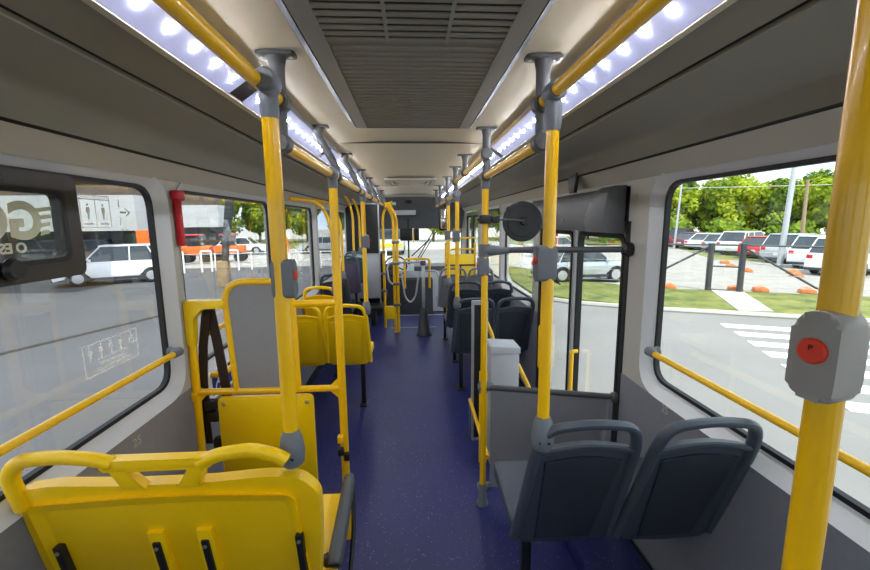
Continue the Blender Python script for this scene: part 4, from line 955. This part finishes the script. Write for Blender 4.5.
CR = mat('car_red_paint', (206, 40, 44), .2, noise=.02, coat=.5); CD = mat('car_dark_paint', (66, 58, 62), .25, noise=.03, coat=.5)
car('white SUV parked in the depot, seen through the nearest left window', (-13.6, 19.8, GZ), -1.1 + PI, CW, 'suv')
row = [(19.3, 18.0, CW, 'suv', 'white SUV at the right end of the parked row, its tail towards the bus'), (20.9, 20.6, CW, 'suv', 'second car from the right end of the parked row, white'),
       (21.9, 23.5, CSv, 'suv', 'silver SUV parked behind the leaning pole'), (22.7, 26.4, CR, 'hatch', 'bright red hatchback in the parked row'),
       (23.3, 29.0, CW, 'suv', 'white SUV just left of the red hatchback'), (23.9, 31.6, CSv, 'hatch', 'silver hatchback in the middle of the distant parked row'),
       (24.4, 34.2, CW, 'sedan', 'white sedan near the far end of the parked row'), (24.8, 36.8, CR, 'sedan', 'dark red sedan beside the pickup at the far end of the row'), (25.6, 40.0, CD, 'pickup', 'dark pickup truck at the far left end of the parked row')]
CR2 = mat('car_maroon_paint', (120, 40, 56), .25, noise=.02, coat=.5)
for x, y, p, k, lab in row:
    car(lab, (x + 1.6, y + .4, GZ + .02), -1.15, CR2 if 'dark red' in lab else p, k, 'cars parked in a row outside the right window')
car('silver hatchback on the road, seen through the glass of the door', (7.55, 17.9, GZ), -1.57 + .05, CSv, 'hatch')
car('silver sedan beyond the road, seen in the windows ahead of the door', (11.0, 31.0, GZ), -1.4, CSv, 'sedan')
car('white hatchback in the distance, seen through the second left window', (-14.6, 37.0, GZ), -1.5, CW, 'hatch')
car('dark SUV inside the depot behind the white one', (-19.5, 27.2, GZ), -1.4, CD, 'suv')
car('silver sedan far off in the third left window', (-7.6, 37.5, GZ), -1.5, CSv, 'sedan')
# ------------------------------------------------ depot on the left
t = thing('depot_canopy', 'open depot roof with brown steel beams, high outside the nearest left window', 'canopy', (-26, 18, GZ))
bm = BM(); box(bm, -20, 13.2, -4, 4, 4.95, 5.15); obj('roof_sheet', bm, 'roofb', t)
for k in range(4):
    y = -3.6 + k * 2.25
    bm = BM(); box(bm, -20, 13.0, y, y + .18, 4.55, 4.95); obj('roof_beam', bm, 'roofb', t)
for x in (-6, 2.0, 9.4):
    bm = BM(); box(bm, x, x + .25, 3.1, 3.35, 0, 4.6); obj('column', bm, 'wood', t)
def wallbld(label, x0, x1, y, z0, z1, depth, low):
    t = thing('depot_building', label, 'building', ((x0 + x1) / 2, y, GZ)); hw = (x1 - x0) / 2
    bm = BM(); box(bm, -hw, hw, 0, depth, z0 - GZ, z1 - GZ)
    for k in range(int(hw * 2 / 1.2)): box(bm, -hw + k * 1.2, -hw + k * 1.2 + .05, -.02, 0, z0 - GZ, z1 - GZ)
    obj('fascia', bm, 'depot', t)
    bm = BM(); box(bm, -hw, hw - .2, .0, depth, z1 - GZ, z1 - GZ + 1.1); obj('upper_roof', bm, 'roofb', t)
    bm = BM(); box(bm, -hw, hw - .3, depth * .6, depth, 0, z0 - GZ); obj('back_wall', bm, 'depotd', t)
    n = low
    for k in range(n):
        x = -hw + .2 + k * (hw * 2 - .6) / max(1, n - 1)
        bm = BM(); box(bm, x, x + .45, .1, .5, 0, z0 - GZ + .02); obj('column', bm, 'metald', t)
    return t
wallbld('pale grey depot building with wide fascia behind the white SUV', -50, -16.8, 26.5, 1.35, 3.5, 1.5, 9)
wallbld('farther pale depot building seen in the second left window', -48, -16.4, 36.5, 1.45, 3.3, 1.5, 8)
bm = BM(); box(bm, -.3, .3, -.25, .25, 0, 2.3, .03); o = obj('orange_column', bm, 'orange', loc=(-15.9, 25.6, GZ)); tag(o, 'orange column at the edge of the depot, right of the white SUV', 'column')
def machine(label, x, y):
    t = thing('yard_tractor', label, 'vehicle', (x, y, GZ), .2, 'orange yard vehicles')
    bm = BM(); box(bm, -1.0, .9, -.6, .6, .55, 1.15, .08); obj('body', bm, 'orange', t)
    bm = BM(); box(bm, -.5, .3, -.5, .5, 1.15, 1.85, .05); obj('cab', bm, 'carglass', t)
    bm = BM(); box(bm, -.6, .4, -.6, .6, 1.85, 1.95, .03); obj('cab_roof', bm, CR, t)
    for sx, sy in ((-.65, -.6), (.6, -.6), (-.65, .6), (.6, .6)):
        bm = BM(); lathe(bm, [(.32, -.1), (.36, -.06), (.36, .06), (.32, .1)], (sx, sy, .36), 'y', 16); obj('wheel', bm, 'rubber', t)
machine('orange yard vehicle left in the second left window', -14.6, 29.0)
machine('orange yard vehicle right in the second left window', -12.6, 29.6)
for k in range(3):
    t = thing('bike_hoop', ['left', 'middle', 'right'][k] + ' white hoop barrier on the pavement outside the second left window', 'barrier', (-12.6 + k * 1.25, 22.9 + k * .5, GZ), .3, 'white hoop barriers')
    bm = BM(); tube(bm, fillet([(-.25, 0, 0), (-.25, 0, 1.15), (.25, 0, 1.15), (.25, 0, 0)], .06), .05, 8); obj('hoop_tube', bm, 'paint_w', t)
t = thing('slanted_column', 'dark slanted column outside the second left window', 'column', (-8.0, 17.8, GZ))
bm = BM(); tube(bm, [(0, 0, 0), (.2, 0, 1.6), (.75, 0, 5.0)], [.16, .15, .22], 8); obj('column_shaft', bm, 'metald', t)
bm = BM(); box(bm, -.18, .26, -.2, .2, 0, 1.1, .03); obj('column_foot', bm, 'wood', t)
t = thing('yard_railing', 'low pale railing along the yard outside the left windows', 'railing', (-9.0, 24.5, GZ))
bm = BM()
for z in (.45, .95): tube(bm, [(-6, -1.0, z), (7.5, .8, z)], .03, 6)
obj('rails', bm, 'gal', t)
for k in range(8):
    x = -6 + k * 1.92; bm = BM(); tube(bm, [(x, -1.0 + k * .256, 0), (x, -1.0 + k * .256, 1.0)], .04, 6); obj('post', bm, 'paint_w', t)
t = thing('traffic_post', 'small red and white post on the pavement in the third left window', 'post', (-11.3, 38.0, GZ))
bm = BM(); lathe(bm, [(.3, 0), (.25, .2), (.2, 1.1), (.1, 1.5)], (0, 0, 0)); obj('post_body', bm, 'orange', t)
# ------------------------------------------------ trees
def crown(seed, n, R, H, m, leafsize):
    rnd = random.Random(seed); bm = BM(); lobes = []
    for k in range(11):
        a = rnd.uniform(0, 2 * PI); q = rnd.uniform(.15, .75) * R; z = rnd.uniform(-.38, .42) * H
        lobes.append((Vector((q * math.cos(a), q * math.sin(a), z)), rnd.uniform(.28, .46) * R))
    lobes.append((Vector((0, 0, .1 * H)), R * .5))
    for i in range(n):
        c, r = lobes[rnd.randrange(len(lobes))]
        d = Vector((rnd.gauss(0, 1), rnd.gauss(0, 1), rnd.gauss(0, .8))).normalized() * r * rnd.uniform(.72, 1.05)
        p = c + d; nrm = (d.normalized() + Vector((rnd.uniform(-.7, .7), rnd.uniform(-.7, .7), rnd.uniform(-.2, .9)))).normalized()
        x, y = frame_at(nrm); s = leafsize * rnd.uniform(.6, 1.3); ang = rnd.uniform(0, PI)
        u = (x * math.cos(ang) + y * math.sin(ang)) * s; w_ = (y * math.cos(ang) - x * math.sin(ang)) * s * .7
        bm.faces.new([bm.verts.new(p + u), bm.verts.new(p + w_), bm.verts.new(p - u), bm.verts.new(p - w_ * .8)])
    return bm
protos = []
for k, (R, H, m) in enumerate(((3.2, 5.0, 'leafa'), (3.0, 5.6, 'leafb'), (3.6, 4.6, 'leafa'))):
    t = thing('tree', 'x', 'tree', (0, 0, GZ), 0, 'trees around the site')
    bm = crown(20 + k, 5200, R, H, m, .24)
    for q in bm.verts: q.co.z += 4.3
    obj('crown', bm, m, t, smooth=False, recalc=False)
    bm = BM(); tube(bm, [(0, 0, 0), (.1, 0, 1.5), (0, .1, 3.2), (.1, 0, 5)], [.22, .18, .14, .07], 8)
    for a in (0, 2.1, 4.2): tube(bm, [(0, 0, 2.2), (1.3 * math.cos(a), 1.3 * math.sin(a), 4.2)], [.1, .05], 6)
    obj('trunk', bm, 'bark', t); protos.append(t)
spots = []
rnd = random.Random(3)
for k in range(13):   # right band beyond the car park
    f = k / 12; spots.append((26 + 24 * f + rnd.uniform(-.6, .6), 50 - 14 * f + rnd.uniform(-1.5, 1.5), rnd.uniform(.74, .98), 'right', k))
for k in range(8): f = k / 7; spots.append((27 + 30 * f, 57 - 14 * f, rnd.uniform(.90, 1.22), 'rightback', k))
for k in range(7): spots.append((3 + 3.6 * k, 56 + rnd.uniform(-3, 3), rnd.uniform(.75, .95), 'front', k))
for k in range(12): spots.append((-46 + 4.0 * k, 60 + rnd.uniform(-3, 3), rnd.uniform(.85, 1.1), 'left', k))
OR = ['first', 'second', 'third', 'fourth', 'fifth', 'sixth', 'seventh', 'eighth', 'ninth', 'tenth', 'eleventh', 'twelfth', 'thirteenth']
used = set()
for x, y, sc, g, k in spots:
    pi = (k * 2 + len(g)) % 3; p = protos[pi]
    lab = {'right': '%s bright leafy tree from the left in the band behind the car park', 'rightback': '%s taller tree from the left rising behind the car park band', 'front': '%s roadside tree from the left seen through the windscreen and right front windows', 'left': '%s green tree from the left beyond the depot yard'}[g] % OR[k]
    if pi not in used: o = p; used.add(pi); o.location = (x, y, GZ); o['label'] = lab
    else: o = dup(p, (x, y, GZ), None, lab)
    o.rotation_euler = (0, 0, k * 1.3); o.scale = (sc, sc, sc)
    o['group'] = {'right': 'trees behind the car park', 'rightback': 'taller trees behind the car park', 'front': 'roadside trees ahead', 'left': 'trees beyond the depot'}[g]
# hedge-like growth at the foot of the tree band
bm = crown(77, 5000, 1.0, 1.0, 'leafb', .028)
for q in bm.verts: q.co = Vector((q.co.x * 17, q.co.y * 2.2, q.co.z * 2.4 + 1.6))
bm.free()
rnd = random.Random(9); bm = BM()
for i in range(9000):
    f = rnd.random(); h_ = rnd.uniform(0, 1.3 + .9 * math.sin(f * 40) + .5 * math.sin(f * 97)); p = Vector((23 + 30 * f + rnd.uniform(-1, 1), 47.5 - 15.5 * f + rnd.uniform(-.8, .8), GZ + h_))
    nrm = Vector((rnd.uniform(-.8, .2), -1 + rnd.uniform(-.4, .4), rnd.uniform(-.2, .9))).normalized(); x, y = frame_at(nrm); s = rnd.uniform(.12, .3)
    bm.faces.new([bm.verts.new(p + x * s), bm.verts.new(p + y * s), bm.verts.new(p - x * s), bm.verts.new(p - y * s)])
o = obj('undergrowth', bm, 'leafb', smooth=False, recalc=False); tag(o, 'dense green undergrowth at the foot of the trees behind the car park', 'bushes', kind='stuff')
# overhead wires in the tree band
for k, z in enumerate((5.2, 4.1)):
    bm = BM(); tube(bm, [(10, 34, z), (27.6, 27.7, z - .1), (60, 12, z)], .02, 4); o = obj('power_line', bm, 'gal'); tag(o, ['upper', 'lower'][k] + ' power line crossing in front of the trees', 'cable')
# bus parked ahead and low grey car through the windscreen
t = thing('parked_bus', 'pale green bus parked ahead, seen through the left part of the windscreen', 'bus', (-1.8, 33, GZ))
bm = BM(); box(bm, -1.2, 1.2, 0, 9, .35, 3.1, .15, seg=3); obj('body', bm, 'depot', t)
bm = BM(); box(bm, -1.05, 1.05, -.03, .05, 1.3, 2.6, .05); obj('rear_window', bm, 'carglass', t)
bm = BM(); box(bm, -1.1, 1.1, -.04, .03, .7, .95, .02); obj('yellow_bumper', bm, 'ypanel', t)
for s in (-1, 1):
    for y in (2, 7):
        bm = BM(); lathe(bm, [(.45, -.12), (.5, -.08), (.5, .08), (.45, .12)], (s * 1.08, y, .5), 'x', 16); obj('wheel', bm, 'rubber', t)
